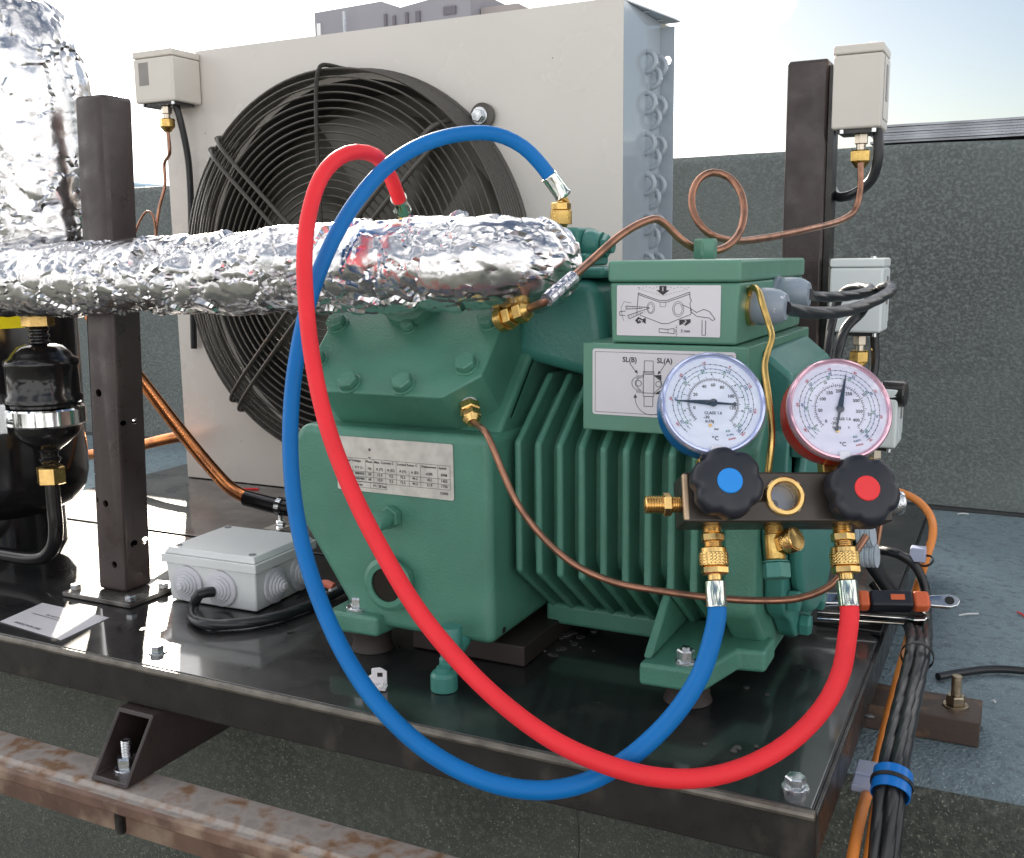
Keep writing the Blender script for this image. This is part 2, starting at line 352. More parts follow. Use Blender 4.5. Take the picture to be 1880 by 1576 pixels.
# flat print: text, lines and rings on a plane given by a frame
_tcache = {}
def text_geo(txt, size, ax='CENTER', ay='CENTER'):
    key = (txt, ax, ay)
    if key not in _tcache:
        cu = bpy.data.curves.new('t', 'FONT'); cu.body = txt; cu.size = 1; cu.align_x = ax; cu.align_y = ay; cu.resolution_u = 2; cu.offset = 0.022
        ob = bpy.data.objects.new('t', cu); me = bpy.data.meshes.new_from_object(ob)
        _tcache[key] = ([(p.co.x, p.co.y) for p in me.vertices], [tuple(p.vertices) for p in me.polygons])
        bpy.data.objects.remove(ob); bpy.data.curves.remove(cu); bpy.data.meshes.remove(me)
    vs, fs = _tcache[key]; return [(x * size, y * size) for x, y in vs], fs
class Print:
    def __init__(s, m): s.m = m; s.g = {}
    def gg(s, k): return s.g.setdefault(k, G())
    def text(s, k, txt, x, y, size, rot=0, ax='CENTER', ay='CENTER', sx=1.0):
        vs, fs = text_geo(txt, size, ax, ay); c, d = math.cos(rot), math.sin(rot)
        s.gg(k).add([(x + c * a * sx - d * b, y + d * a * sx + c * b, 0) for a, b in vs], fs, s.m); return s
    def line(s, k, x0, y0, x1, y1, w):
        dx, dy = x1 - x0, y1 - y0; L = math.hypot(dx, dy) or 1; nx, ny = -dy / L * w / 2, dx / L * w / 2
        s.gg(k).add([(x0 + nx, y0 + ny, 0), (x0 - nx, y0 - ny, 0), (x1 - nx, y1 - ny, 0), (x1 + nx, y1 + ny, 0)], [(0, 1, 2, 3)], s.m); return s
    def poly(s, k, pts): s.gg(k).add([(x, y, 0.00005) for x, y in pts], [tuple(range(len(pts)))], s.m); return s
    def path(s, k, pts, w, dash=False):
        for i in range(len(pts) - 1):
            if dash and i % 2: continue
            s.line(k, *pts[i], *pts[i + 1], w)
        return s
    def ring(s, k, x, y, r, w, a0=0, a1=2 * PI, n=48, ry=None):
        ry = ry or r
        return s.path(k, [(x + r * math.cos(a0 + (a1 - a0) * i / n), y + ry * math.sin(a0 + (a1 - a0) * i / n)) for i in range(n + 1)], w)
    def rect(s, k, x0, y0, x1, y1, w): return s.path(k, [(x0, y0), (x1, y0), (x1, y1), (x0, y1), (x0, y0)], w)
    def build(s, parent, name='print'):
        for k, g in s.g.items(): g.build(name, k, parent, smooth=False)

# ================================================================== SETTING
ZT = -0.092
# roof floor: felt covered plinth top, rounded front edge and front face
prof = [(1.262, ZT), (0.32, ZT), (0.275, ZT - .002), (0.258, ZT - .010), (0.250, ZT - .022), (0.247, ZT - .05), (0.247, -0.75), (-4.0, -0.75)]
g = G(); xs = [-6 + 10 * i / 80 for i in range(81)]
for x in xs:
    for j, (y, z) in enumerate(prof): g.v.append(V((x, y + (0.004 * math.sin(x * 9) if 2 < j < 6 else 0), z + (0.0012 * noise.noise(V((x * 8, y * 8, 1))) if j < 6 else 0))))
k = len(prof)
for i in range(80):
    for j in range(k - 1): g.f.append((i * k + j, (i + 1) * k + j, (i + 1) * k + j + 1, i * k + j + 1))
fl = g.build('roof_floor', [FELTF, FELTP], angle=60); tag(fl, kind='structure')
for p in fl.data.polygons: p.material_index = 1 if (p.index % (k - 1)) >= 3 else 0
# far ground well below the roof, to the horizon
g = G(); g.add([(-1500, 2, -14), (1500, 2, -14), (1500, 2500, -14), (-1500, 2500, -14)], [(0, 1, 2, 3)])
tag(g.build('ground', mat('far_ground', (0.30, 0.31, 0.31), 0.9, var=0.3, vscale=0.05), smooth=False), kind='structure')
# vertical sheet seam on the plinth front, tar seam at the foot of the parapet
g = G(); pr = [V((-0.262 + .0015 * math.sin(i * 1.7), 0.2465, -0.13 - 0.02 * i)) for i in range(30)]
g.tube(pr, 0.0022, 6); tag(g.build('felt_seam', TARF), kind='structure')
g = G(); pr = spline([V((-2.6 + .25 * i, 1.247 + .010 * noise.noise(V((i * .7, 0, 0))), ZT + .001)) for i in range(22)], 0.02); g.tube(pr, [0.006 + .003 * noise.noise(p * 12) for p in pr], 8)
tag(g.build('tar_seam', TARF), kind='structure')
# parapet
pw = thing('parapet_wall', (0, 1.3, ZT), 'dark grey mineral felt parapet wall behind the condensing unit', 'wall')
prof = [(1.245, ZT + .004), (1.262, ZT + .010), (1.285, ZT + .035), (1.300, ZT + .08), (1.305, ZT + .13), (1.310, 0.2), (1.312, 0.508), (1.322, 0.522), (1.345, 0.525), (1.62, 0.528), (1.62, -1.0)]
g = G(); k = len(prof); nx = 160
for i in range(nx + 1):
    x = -5 + 9 * i / nx
    for j, (y, z) in enumerate(prof):
        w = noise.noise(V((x * 2.2, z * 3, 4))); g.v.append(V((x, y + .006 * w, z + (.003 * noise.noise(V((x * 5, 0, 9))) if j > 5 else 0))))
for i in range(nx):
    for j in range(k - 1): g.f.append((i * k + j, (i + 1) * k + j, (i + 1) * k + j + 1, i * k + j + 1))
g.build('felt_facing', FELT, pw, angle=60)
for sx in (-1.93, -0.05 + 0.16):
    g = G(); g.tube([V((sx + .003 * math.sin(i), 1.306, ZT + .12 + .0137 * i)) for i in range(30)], 0.0016, 6); g.build('sheet_lap', FELT, pw)
# weed on the parapet
wd = thing('dry_weed', (-.60, 1.36, .525), 'tiny dry weed sprouting on top of the parapet wall', 'weed')
g = G()
for i in range(9):
    b = V((-.60 + .004 * random.uniform(-1, 1), 1.36, .525)); t = b + V((random.uniform(-.02, .012), 0, random.uniform(.008, .034))); g.tube([b, (b + t) / 2 + V((.002, 0, .003)), t], [.0012, .0009, .0004], 5)
g.build('stem', mat('dry_plant', (.16, .15, .08), .8), wd)
# stack of sheets lying on the parapet
st = thing('sheet_stack', (0.3, 1.45, .53), 'stack of weathered grey metal sheets lying on the parapet at right', 'metal sheets')
z = .530
for i in range(7):
    h = .0044; x0 = -.165 + .004 * ((i * 5) % 3); y0 = 1.345 + random.uniform(0, .006)
    g = G(); m = frame((0, 0, 0), (1, 0.0, 0), (0, 1, 0), (0, 0, 1))
    nn = 60; L = 2.4; vs = []
    for k in range(nn + 1):
        x = x0 + L * k / nn; dz = .0007 * noise.noise(V((k * .35, i * 3, 0)))
        vs += [(x, y0, z + dz), (x, y0, z + h * .86 + dz), (x, y0 + .25, z + h * .86 + dz), (x, y0 + .25, z + dz)]
    fs = []
    for k in range(nn):
        a = 4 * k; fs += [(a, a + 4, a + 5, a + 1), (a + 1, a + 5, a + 6, a + 2), (a + 3, a + 2, a + 6, a + 7)]
    fs += [(0, 1, 2, 3), (4 * nn + 3, 4 * nn + 2, 4 * nn + 1, 4 * nn)]
    g.add(vs, fs); g.build('sheet', SHEET, st, smooth=False); z += h
# distant town
def bld(x0, y0, x1, y1, Y, depth, lab, name='apartment_building', mt=CONC):
    a = at(x0, y0, y=Y); b = at(x1, y0, y=Y); r = thing(name, (a.x, Y, -14), lab, 'building')
    return r, a, b
Y = 14.0
r = thing('roof_house', (-9, Y, -14), 'grey purple building with stepped roof rising beyond the condenser casing', 'building')
a = at(577, 24, y=Y); b = at(690, 4, y=Y); c = at(735, 14, y=Y); d = at(863, -22, y=Y); e = at(935, -2, y=Y)
g = G(); g.prism([(a.x, -14), (d.x, -14), (d.x, d.z), (c.x, c.z), (b.x + .1, b.z), (a.x, a.z)], -Y - 5, -Y, TOY); g.build('wall', CONC, r, smooth=False)
g = G(); g.prism([(d.x + .02, -14), (e.x, -14), (e.x, e.z), (d.x + .02, e.z)], -Y - 4, -Y - .3, TOY); o = g.build('wall', mat('concrete_far_b', (.30, .27, .26), .8, var=.1, vscale=.8), r, smooth=False)
for (px0, px1, py0, py1) in ((706, 712, 27, 60), (722, 728, 30, 60), (745, 751, 24, 60), (764, 773, 22, 60), (815, 838, 14, 26)):
    p = at(px0, py0, y=Y); q = at(px1, py1, y=Y); g = G(); g.box((p.x, Y - .03, q.z), (q.x, Y - .004, p.z)); w = g.build('window', CONCD, r, smooth=False)
p = at(632, 22, y=Y - .2); g = G(); g.tube([V((p.x, Y - .2, p.z - 3)), V((p.x, Y - .2, p.z))], .03, 8); g.build('vent_pipe', SHEET, r)
p = at(586, 44, y=Y); g = G(); g.box((p.x - .03, Y - .03, p.z - .3), (p.x + .04, Y - .003, p.z)); g.build('door', STICK, r, smooth=False)
g = G(); hx = []
for i in range(60):
    x = -700 + 12 * i; z = at(250, 343, y=420).z - 1 + 5 * noise.noise(V((i * .22, 3, 0))) + 2.0 * noise.noise(V((i * .9, 1, 0))); hx.append((x, z))
for (x, z) in hx: g.v += [V((x, 420, -14)), V((x, 430, z)), V((x, 520, z - 3)), V((x, 640, -14))]
for i in range(59):
    for j in range(3): g.f.append((i * 4 + j, (i + 1) * 4 + j, (i + 1) * 4 + j + 1, i * 4 + j + 1))
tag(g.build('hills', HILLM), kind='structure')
for i, (px, w, py, lab) in enumerate(((234, 12, 340, 'pale hazy apartment block left of the gap beside the black post'), (250, 10, 347, 'low pale house in the haze between the two taller blocks'), (268, 14, 345, 'pale hazy block nearest the copper capillary below the switch'))):
    p = at(px, py, y=180); q = at(px + w, 372, y=180)
    r = thing('apartment_building', ((p.x + q.x) / 2, 180, -14), lab, 'building')
    g = G(); g.box((p.x, 180, -14), (q.x, 190, p.z)); g.build('wall', mat('haze_tinted_wall_%d' % i, (.52, .60, .66), .9), r, smooth=False)  # distance haze is mixed into the wall, roof and pane colours
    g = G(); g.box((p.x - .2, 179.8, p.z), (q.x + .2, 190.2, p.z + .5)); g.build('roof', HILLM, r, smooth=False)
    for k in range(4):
        g = G(); zz = p.z - .8 - k * 1.1; g.box((p.x + .6, 179.9, zz - .4), (q.x - .4, 179.98, zz)); g.build('window', mat('haze_tinted_pane_%d%d' % (i, k), (.38, .46, .53), .5), r, smooth=False)

# ================================================================== SKID
sk = thing('skid_frame', (-.55, 0.3, ZT), 'glossy black steel skid frame carrying the compressor and condenser', 'skid')
def deck(poly, name='deck_plate'):
    g = G(); g.prism(poly, -.005, 0.0); return g.build(name, DECK, sk, bevel=.0012)
deck([(-1.17, .0), (-.003, .0), (-.003, .318), (-.012, .333), (-1.17, .333)])
deck([(-1.17, .340), (-.003, .340), (-.003, .86), (-1.17, .86)])
g = G(); g.box((-1.17, -.001, -.0385), (-.001, .004, -.0055)); g.box((-1.17, .004, -.0385), (-.001, .030, -.035)); g.build('front_beam', BLACKP, sk, bevel=.0018, seg=3)
g = G(); g.tube([V((-1.17, -.0005, -.004)), V((-.001, -.0005, -.004))], .0034, 10); g.build('edge_bead', mat('edge_highlight', (.15, .135, .115), .35, metal=.4, var=.4, vscale=60, bump=.0003, bscale=300), sk)  # bright edge highlight put into the bead's lighter colour
g = G(); g.box((-.004, .005, -.0385), (.0, .86, -.0055)); g.box((-.03, .005, -.0385), (-.0045, .86, -.035)); g.build('side_beam', BLACKP, sk, bevel=.001)
g = G(); g.box((-1.17, .035, -.0385), (-1.165, .86, -.0055)); g.build('side_beam', BLACKP, sk, bevel=.001)
g = G(); g.box((-1.16, .85, -.0385), (-.01, .86, -.0055)); g.build('rear_beam', BLACKP, sk)
# support tubes: rectangular hollow section with an oblique cut front end
def rtube(x0, x1, z0, z1, yt, yb, y1, w=.0035):
    g = G(); vs = []
    o = [(x0, z0), (x1, z0), (x1, z1), (x0, z1)]; i_ = [(x0 + w, z0 + w), (x1 - w, z0 + w), (x1 - w, z1 - w), (x0 + w, z1 - w)]
    yy = lambda z: yb + (yt - yb) * (z - z0) / (z1 - z0)
    for (x, z) in o + i_: vs.append((x, yy(z), z))
    for (x, z) in o + i_: vs.append((x, y1, z))
    fs = []
    for k in range(4):
        n = (k + 1) % 4; fs += [(k, 8 + k, 8 + n, n), (4 + k, 4 + n, 12 + n, 12 + k), (k, n, 4 + n, 4 + k), (8 + k, 12 + k, 12 + n, 8 + n)]
    return g.add(vs, fs)
rtube(-.586, -.545, -.0895, -.039, -.010, -.045, .8).build('support_tube', BROWNP, sk, bevel=.0012, seg=2)
rtube(-1.10, -1.06, -.0895, -.039, -.010, -.045, .8).build('support_tube', BROWNP, sk, bevel=.0012, seg=2)
rtube(-.12, -.08, -.0895, -.039, .3, .3, .8).build('support_tube', BROWNP, sk, bevel=.0012, seg=2)
# bolt helpers ---------------------------------------------------------------
def hexbolt(parent, p, r, h, mt=STEEL, ax=(0, 0, 1), washer=1.3, name='bolt', rot=0.3, dome=True):
    g = G(); m = axis_frame(p, ax) @ Matrix.Rotation(rot, 4, 'Z')
    if washer: g.lathe([(r * washer, 0), (r * washer, h * .16), (r * washer * .95, h * .2)], m, 28)
    z0 = h * .2 if washer else 0
    n = 6; vs = []; c = (h - z0) * .16
    g.hexa(r, z0, h, m, ch=.16)
    if dome: g.lathe([(r * .62, h), (r * .58, h + h * .03), (0.0001, h + h * .05)], m, 24, cap=False)
    return g.build(name, mt, parent, angle=25)
def stud_nut(parent, p, r, h, mt, ax=(0, 0, 1), rs=None, hs=None, name='bolt'):
    rs = rs or r * .52; hs = hs or h * 2.2; m = axis_frame(p, ax) @ Matrix.Rotation(.4, 4, 'Z'); g = G()
    g.lathe([(r * 1.28, 0), (r * 1.28, h * .14), (r * 1.2, h * .18)], m, 28); g.hexa(r, h * .18, h, m); g.thread(rs, h * .9, hs, m, pitch=rs * .28)
    return g.build(name, mt, parent, angle=25)
hexbolt(sk, at(1460, 1447, z=0), .0068, .0085, STEEL)
hexbolt(sk, at(290, 1198, z=0), .0062, .007, STEEL)
hexbolt(sk, V((-.24, .022, 0)) * 0 + at(1612, 1320, z=0) * 1.0 + V((-.006, 0, -.0)), .004, .0012, BLACKP, washer=0, dome=False)
g = G(); p = at(533, 1160, z=.0003); g.lathe([(.0001, 0.0004), (.0036, .0004)], Matrix.Translation(p), 20, cap=False); g.build('drilled_hole', DARK, sk, smooth=False)
p = at(218, 1425, z=-.085); stud_nut(sk, V((-.566, -.022, -.086)), .0092, .012, STEEL, rs=.0046, hs=.026)
# rusty rail in front of the plinth
rl = thing('steel_rail', (-.6, -.03, -.12), 'long rusty galvanised steel rail under the skid tube at lower left', 'rail')
g = G(); g.prism([(-.012, -.0905), (-.046, -.0905), (-.050, -.0930), (-.055, -.0932), (-.0580, -.0955), (-.0580, -.1040), (-.055, -.1065), (-.046, -.1050), (-.046, -.099), (-.012, -.096)][::-1], -1.6, .35, TOX)
o = g.build('top_flange', [RUSTY, RUST], rl, bevel=.001)
for p_ in o.data.polygons:
    if p_.center.y + o.location.y - 0 < -.0530 or sum((o.data.vertices[q].co.y for q in p_.vertices)) / len(p_.vertices) < -.018: p_.material_index = 1
g = G(); g.box((-1.6, -.020, -.150), (.35, -.013, -.0965)); g.build('web', RUST, rl)
g = G(); g.thread(.0045, -.034, 0, Matrix.Translation((-.560, -.040, -.100)), pitch=.0014); g.build('bolt_end', BLACKP, rl)
# rusty channel end with stud on the right
rc = thing('channel_offcut', (.03, .35, ZT), 'short dark rusty steel channel with threaded stud beside cable bundle', 'steel channel')
g = G(); g.prism([(.331, -.068), (.385, -.068), (.385, -.0915), (.380, -.0915), (.380, -.072), (.3355, -.072), (.3355, -.0915), (.331, -.0915)], -.02, .084, TOX); g.build('channel', RUSTD, rc, bevel=.0012)
stud_nut(rc, at(1754, 1296, z=-.068), .0088, .0105, OLDSTEEL, rs=.0046, hs=.029, name='stud')

# ================================================================== COMPRESSOR
cp = thing('compressor', (-.26, .26, 0), 'green semi-hermetic refrigeration compressor with vertical cooling fins', 'compressor')
# crankcase
g = G(); g.prism([(-.471, .188), (-.471, .118), (-.462, .106), (-.418, .040), (-.400, .026), (-.277, .026), (-.277, .200), (-.462, .200)], -.42, -.100, TOY)
g.build('crankcase', GREEN, cp, bevel=.008, seg=4)
g = G(); g.prism([(.122, .196), (.196, .268), (.324, .268), (.398, .196)], -.462, -.281, TOX); g.build('cylinder_bank', GREEN, cp, bevel=.004, seg=3)
# cylinder heads (tilted 45 degrees)
S2 = math.sqrt(.5)
def head(fr, front):
    g = G()
    if front: pol = [(-.438, 0), (-.318, 0), (-.290, .024), (-.290, .104), (-.300, .112), (-.452, .112), (-.462, .100), (-.462, .022)]
    else: pol = [(-.462, 0), (-.290, 0), (-.290, .10), (-.462, .10)]
    g.prism(pol, -.049, 0, fr); return g.build('cylinder_head', GREEN, cp, bevel=.0022, seg=3)
HF = frame((0, .0955, .2305), (1, 0, 0), (0, S2, S2), (0, -S2, S2))
head(HF, True)
g = G(); pr = [(-.445, .0), (-.310, .0), (-.281, .020), (-.281, .104), (-.468, .104), (-.468, .020)]
g.prism(pr, -.0535, -.0492, HF); g.build('gasket_flange', GREEN, cp, bevel=.001)
HB = frame((0, .4245, .2305), (1, 0, 0), (0, -S2, S2), (0, S2, S2)); HB = HB
g = G(); g.prism([(-.45, 0), (-.29, 0), (-.29, .10), (-.45, .10)], -.049, 0, HB); g.build('cylinder_head', GREEN, cp, bevel=.002)
hn = V((0, -S2, S2)); ho = V((0, .0955, .2305))
bolt0 = None
for (px, py) in ((621, 597), (583, 664), (643, 706), (742, 708), (858, 673), (899, 592), (752, 604)):
    p = at_plane(px, py, ho, hn); r_ = .0092 if (px, py) != (752, 604) else .006
    hexbolt(cp, p, r_, .0085, GREEN, hn, washer=1.12, name='head_bolt', rot=random.uniform(0, 1))
# round casting on the head under the pipe
p = at_plane(760, 560, ho, hn); g = G(); g.lathe([(.026, 0), (.026, .008), (.022, .012), (.0001, .012)], axis_frame(p, hn), 36, cap=False); g.build('head_boss', GREEN, cp)
# motor housing: core, fins, end flange, end bell
OUT = [(.130, .083), (.130, .192), (.196, .242), (.324, .242), (.390, .192), (.390, .083), (.303, .019), (.217, .019)]
CORE = [(.156, .090), (.156, .186), (.206, .226), (.314, .226), (.364, .186), (.364, .090), (.303, .030), (.217, .030)]
g = G(); g.prism(CORE, -.283, -.09, TOX); g.build('motor_housing', GREEN, cp, bevel=.01, seg=3)
fin0 = None; fx = [at(px, 900, y=.130).x for px in (944, 981, 1020, 1060, 1100, 1141, 1182, 1225, 1268, 1312)]
for i, x in enumerate(fx):
    if fin0 is None:
        g = G(); g.prism(OUT, x - .0002, x + .0060, TOX); fin0 = g.build('cooling_fin', GREEN, cp, bevel=.0028, seg=3)
    else:
        copy_at(fin0, (x - fx[0], 0, 0), cp)
g = G(); g.prism([(.20, .014), (.20, .034), (.32, .034), (.32, .014)], -.275, -.10, TOX); g.build('lower_sill', GREEN, cp, bevel=.004)
g = G(); g.prism([(.134, .07), (.134, .20), (.190, .248), (.330, .248), (.386, .20), (.386, .07), (.32, .012), (.20, .012)], -.100, -.072, TOX); g.build('end_flange', GREEN, cp, bevel=.006, seg=3)
def circ(cy, cz, r, n, lob=0, a=0): return [(cy + (r + a * math.cos(lob * t * 2 * PI / n)) * math.cos(t * 2 * PI / n), cz + (r + a * math.cos(lob * t * 2 * PI / n)) * math.sin(t * 2 * PI / n)) for t in range(n)]
g = G(); g.prism(circ(.26, .136, .112, 96, 10, .0035), -.0715, -.056, TOX); g.build('end_bell', TEAL, cp, bevel=.003, seg=3)
g = G(); g.prism(circ(.26, .136, .094, 48), -.0559, -.045, TOX); g.build('end_cover', TEAL, cp, bevel=.006, seg=3)
for k in range(10):
    a = k * 2 * PI / 10 + .02; hexbolt(cp, V((-.0558, .26 + .1045 * math.cos(a), .136 + .1045 * math.sin(a))), .0092, .0095, TEAL, (1, 0, 0), washer=0, name='end_bolt')
# suction tower behind the head
g = G(); g.prism([(-.300, .255), (-.205, .235), (-.216, .30), (-.222, .322), (-.290, .322)], -.30, -.185, TOY); g.build('suction_housing', TEAL, cp, bevel=.012, seg=4)
g = G(); g.box((-.292, .188, .3225), (-.214, .262, .332)); g.build('suction_flange', TEAL, cp, bevel=.004, seg=3)
g = G(); g.box((-.275, .205, .3325), (-.245, .25, .365)); g.box((-.275, .195, .3325), (-.232, .245, .343)); g.build('suction_valve', TEAL, cp, bevel=.003)
g = G(); m = axis_frame((-.2445, .225, .350), (1, 0, -.05)); g.lathe([(.0135, 0), (.0135, .006), (.0115, .010), (.0115, .014)], m, 28); g.hexa(.010, .0142, .020, m); g.lathe([(.006, .020), (.006, .024)], m, 16); g.build('valve_cap', TEAL, cp)
# lower connection box and terminal box
g = G(); g.prism([(-.2095, .2065), (-.080, .2065), (-.080, .2745), (-.2095, .2745)], -.36, -.129, TOY); g.build('connection_base', GREEN2, cp, bevel=.0015)
g = G(); g.prism([(-.080 + .0004, .200), (-.056, .160), (-.056, .250), (-.080 + .0004, .270)], -.34, -.170, TOY); g.build('rear_casting', TEAL, cp, bevel=.005, seg=3)
tb = G(); tb.prism([(-.1862, .2752), (-.0900, .2752), (-.0882, .3205), (-.1880, .3205)], -.366, -.131, TOY); tb = tb.build('terminal_box', GREEN2, cp, bevel=.0022, seg=3)
g = G(); g.box((-.1892, .1295, .3209), (-.0870, .3675, .3370)); lid = g.build('lid', GREEN2, tb, bevel=.0025, seg=3)
# nut with copper coil passing on the lid
g = G(); p = at(1295, 466, y=.23); p.z = .3372; g.hexa(.0098, 0, .0165, Matrix.Translation(p), ch=.1); g.box((-.0012, -.0101, .003), (.0012, -.0080, .013), Matrix.Translation(p)); g.build('lid_nut', GREEN2, tb)
# label 1 on the terminal box
def lab_frame(x, z, y=.1295): return frame((x, y, z), (1, 0, 0), (0, 0, 1), (0, -1, 0))
def plate(name, w, h, m, mt, parent, th=.0006, rc_=.002):
    pts = []
    for (cx, cy, a0) in ((w - rc_, h - rc_, 0), (rc_, h - rc_, PI / 2), (rc_, rc_, PI), (w - rc_, rc_, 1.5 * PI)):
        pts += [(cx + rc_ * math.cos(a0 + k * PI / 8), cy + rc_ * math.sin(a0 + k * PI / 8)) for k in range(5)]
    g = G(); g.prism(pts, 0, th, m); return g.build(name, mt, parent, smooth=False)
a = at(1133, 524, y=.1305); b = at(1322, 620, y=.1305); W, H = b.x - a.x, a.z - b.z
m = lab_frame(a.x, b.z, .1308); L1 = plate('instruction_label', W, H, m, PAPER, tb, rc_=.001)
P_ = Print(lab_frame(a.x, b.z, .1300)); u = W / 830.0      # drawing units: 830 x 400
def U(k, pts, w=4.6, dash=False): P_.path(k, [(x * u, (400 - y) * u * H / (400 * u)) for x, y in pts], w * u, dash)
hy = lambda y: (400 - y) * H / 400
U(INK, [(175, 60), (345, 118), (412, 118), (590, 52)]); U(INK, [(175, 72), (350, 132), (410, 132), (590, 68)]); U(INK, [(178, 60), (170, 160), (166, 230)]); U(INK, [(590, 52), (592, 100), (604, 115), (592, 140), (604, 200), (600, 225), (420, 300), (370, 300), (190, 235)])
U(INK, [(355, 130), (355, 168), (400, 168), (400, 130)], 2.5)
U(INK, [(178, 15 + 10 * (i % 2)) for i in range(2)]); U(INK, [(180 + i * 14, 18 + 6 * math.sin(i)) for i in range(30)], 2.4, True); U(INK, [(182 + i * 10, 30 + i * 2.6) for i in range(19)], 2.6, True); U(INK, [(380 + i * 10, 80 - i * 2.6) for i in range(21)], 2.6, True)
P_.ring(INK, 280 * u, hy(178), 32 * u, 3 * u, ry=44 * u); P_.ring(INK, 278 * u, hy(180), 22 * u, 3 * u, ry=34 * u); P_.ring(INK, 500 * u, hy(185), 44 * u, 3 * u, ry=58 * u); P_.ring(INK, 500 * u, hy(185), 32 * u, 3 * u, ry=44 * u)
U(INK, [(270, 175), (75, 165), (78, 190), (210, 182)]); U(INK, [(270, 180), (90, 240), (105, 268), (215, 215)]); U(INK, [(75, 205), (25, 210), (25, 240), (72, 240)]); U(INK, [(120, 140), (60, 130), (35, 180), (45, 240), (60, 285)], 2.6)
for i in range(8): U(INK, [(90 + i * 20, 168), (88 + i * 20, 186)], 2.2); U(INK, [(110 + i * 18, 258 - i * 6), (102 + i * 18, 240 - i * 5)], 2.2)
U(INK, [(530, 150), (600, 180), (645, 210), (700, 185), (745, 200), (790, 260), (770, 270), (740, 250), (650, 240), (600, 205)]); U(INK, [(690, 265), (690, 385), (718, 385), (718, 270)]); U(INK, [(600, 180), (596, 200)])
P_.poly(INK, [(x * u, hy(y)) for x, y in ((348, 5), (405, 5), (405, 38), (430, 38), (377, 78), (322, 38), (348, 38))]); P_.text(PAPER, '1', 377 * u, hy(32), 44 * u)
P_.poly(INK, [(x * u, hy(y)) for x, y in ((240, 255), (240, 305), (215, 290), (175, 305), (152, 278), (180, 250), (215, 268))]); P_.text(PAPER, '2', 198 * u, hy(280), 44 * u, rot=1.2)
P_.poly(INK, [(x * u, hy(y)) for x, y in ((510, 268), (600, 262), (600, 288), (560, 315), (540, 300), (512, 312))]); P_.text(PAPER, '2', 556 * u, hy(288), 42 * u, rot=-.6)
U(INK, [(350, 340), (350, 370), (415, 372), (470, 378), (470, 338), (415, 345), (350, 340)]); U(INK, [(415, 345), (425, 358), (415, 372)], 2.5); U(INK, [(488, 312), (488, 332)], 3); U(INK, [(488, 400), (488, 380)], 3); U(INK, [(474, 332), (500, 332)], 2); U(INK, [(474, 376), (500, 376)], 2)
P_.text(INK, '2', 486 * u, hy(356), 30 * u); P_.text(INK, '3 mm', 560 * u, hy(356), 32 * u)
for k, g in P_.g.items():
    if k is PAPER:
        for v in g.v: v.y -= .0002
P_.build(L1)
# label 2
a = at(1088, 640, y=.1282); b = at(1325, 768, y=.1282); W, H = .1115, a.z - at(1088, 760, y=.1282).z
m = lab_frame(a.x, a.z - H, .1288); L2 = plate('wiring_label', W, H, m, PAPER, cp, rc_=.002)
P_ = Print(lab_frame(a.x, a.z - H, .1280)); hh = lambda y: (1 - y) * H; ww = lambda x: x * W
P_.rect(INK, ww(.02), hh(.96), ww(.98), hh(.045), .0003)
cx = .0455
lw = .00042
P_.text(INK, 'SL(B)', cx - .0152, hh(.155), .0054); P_.text(INK, 'SL(A)', cx + .0125, hh(.155), .0054)
P_.rect(INK, cx - .0035, hh(.34), cx + .0035, hh(.16), lw); P_.rect(INK, cx - .0042, hh(.64), cx + .0042, hh(.32), lw); P_.rect(INK, cx - .0042, hh(.69), cx + .0042, hh(.36), lw); P_.rect(INK, cx - .0035, hh(.84), cx + .0035, hh(.69), lw)
P_.ring(INK, cx - .0078, hh(.50), .0021, lw); P_.ring(INK, cx + .0078, hh(.50), .0021, lw)
P_.path(INK, [(cx - .0042, hh(.37)), (cx - .0105, hh(.47)), (cx - .0105, hh(.53)), (cx - .0042, hh(.64))], lw); P_.path(INK, [(cx + .0042, hh(.37)), (cx + .0105, hh(.47)), (cx + .0105, hh(.53)), (cx + .0042, hh(.64))], lw)
P_.poly(INKGREY, [(cx - .0098, hh(.38)), (cx - .0045, hh(.38)), (cx - .0045, hh(.41)), (cx - .0098, hh(.44))][::-1]); P_.poly(INKGREY, [(cx - .0098, hh(.58)), (cx - .0045, hh(.62)), (cx - .0045, hh(.65)), (cx - .0098, hh(.64))][::-1])
P_.poly(INK, [(cx + .0045, hh(.37)), (cx + .0100, hh(.36)), (cx + .0100, hh(.45))][::-1]); P_.poly(INK, [(cx + .0045, hh(.65)), (cx + .0100, hh(.58)), (cx + .0100, hh(.65))][::-1])
P_.line(INK, cx - .0150, hh(.21), cx - .0100, hh(.33), lw); P_.poly(INK, [(cx - .0085, hh(.36)), (cx - .0113, hh(.33)), (cx - .0094, hh(.30))][::-1]); P_.line(INK, cx + .0125, hh(.21), cx + .0085, hh(.33), lw); P_.poly(INK, [(cx + .0070, hh(.36)), (cx + .0078, hh(.30)), (cx + .0098, hh(.33))][::-1])
P_.ring(INK, cx + .002, hh(.72), .0125, lw, PI, 1.9 * PI, ry=.0125); P_.poly(INK, [(cx - .0105, hh(.66)), (cx - .0120, hh(.72)), (cx - .009, hh(.72))][::-1]); P_.ring(INK, cx - .0085, hh(.5), .0048, lw, .6 * PI, 1.4 * PI)
P_.build(L2)
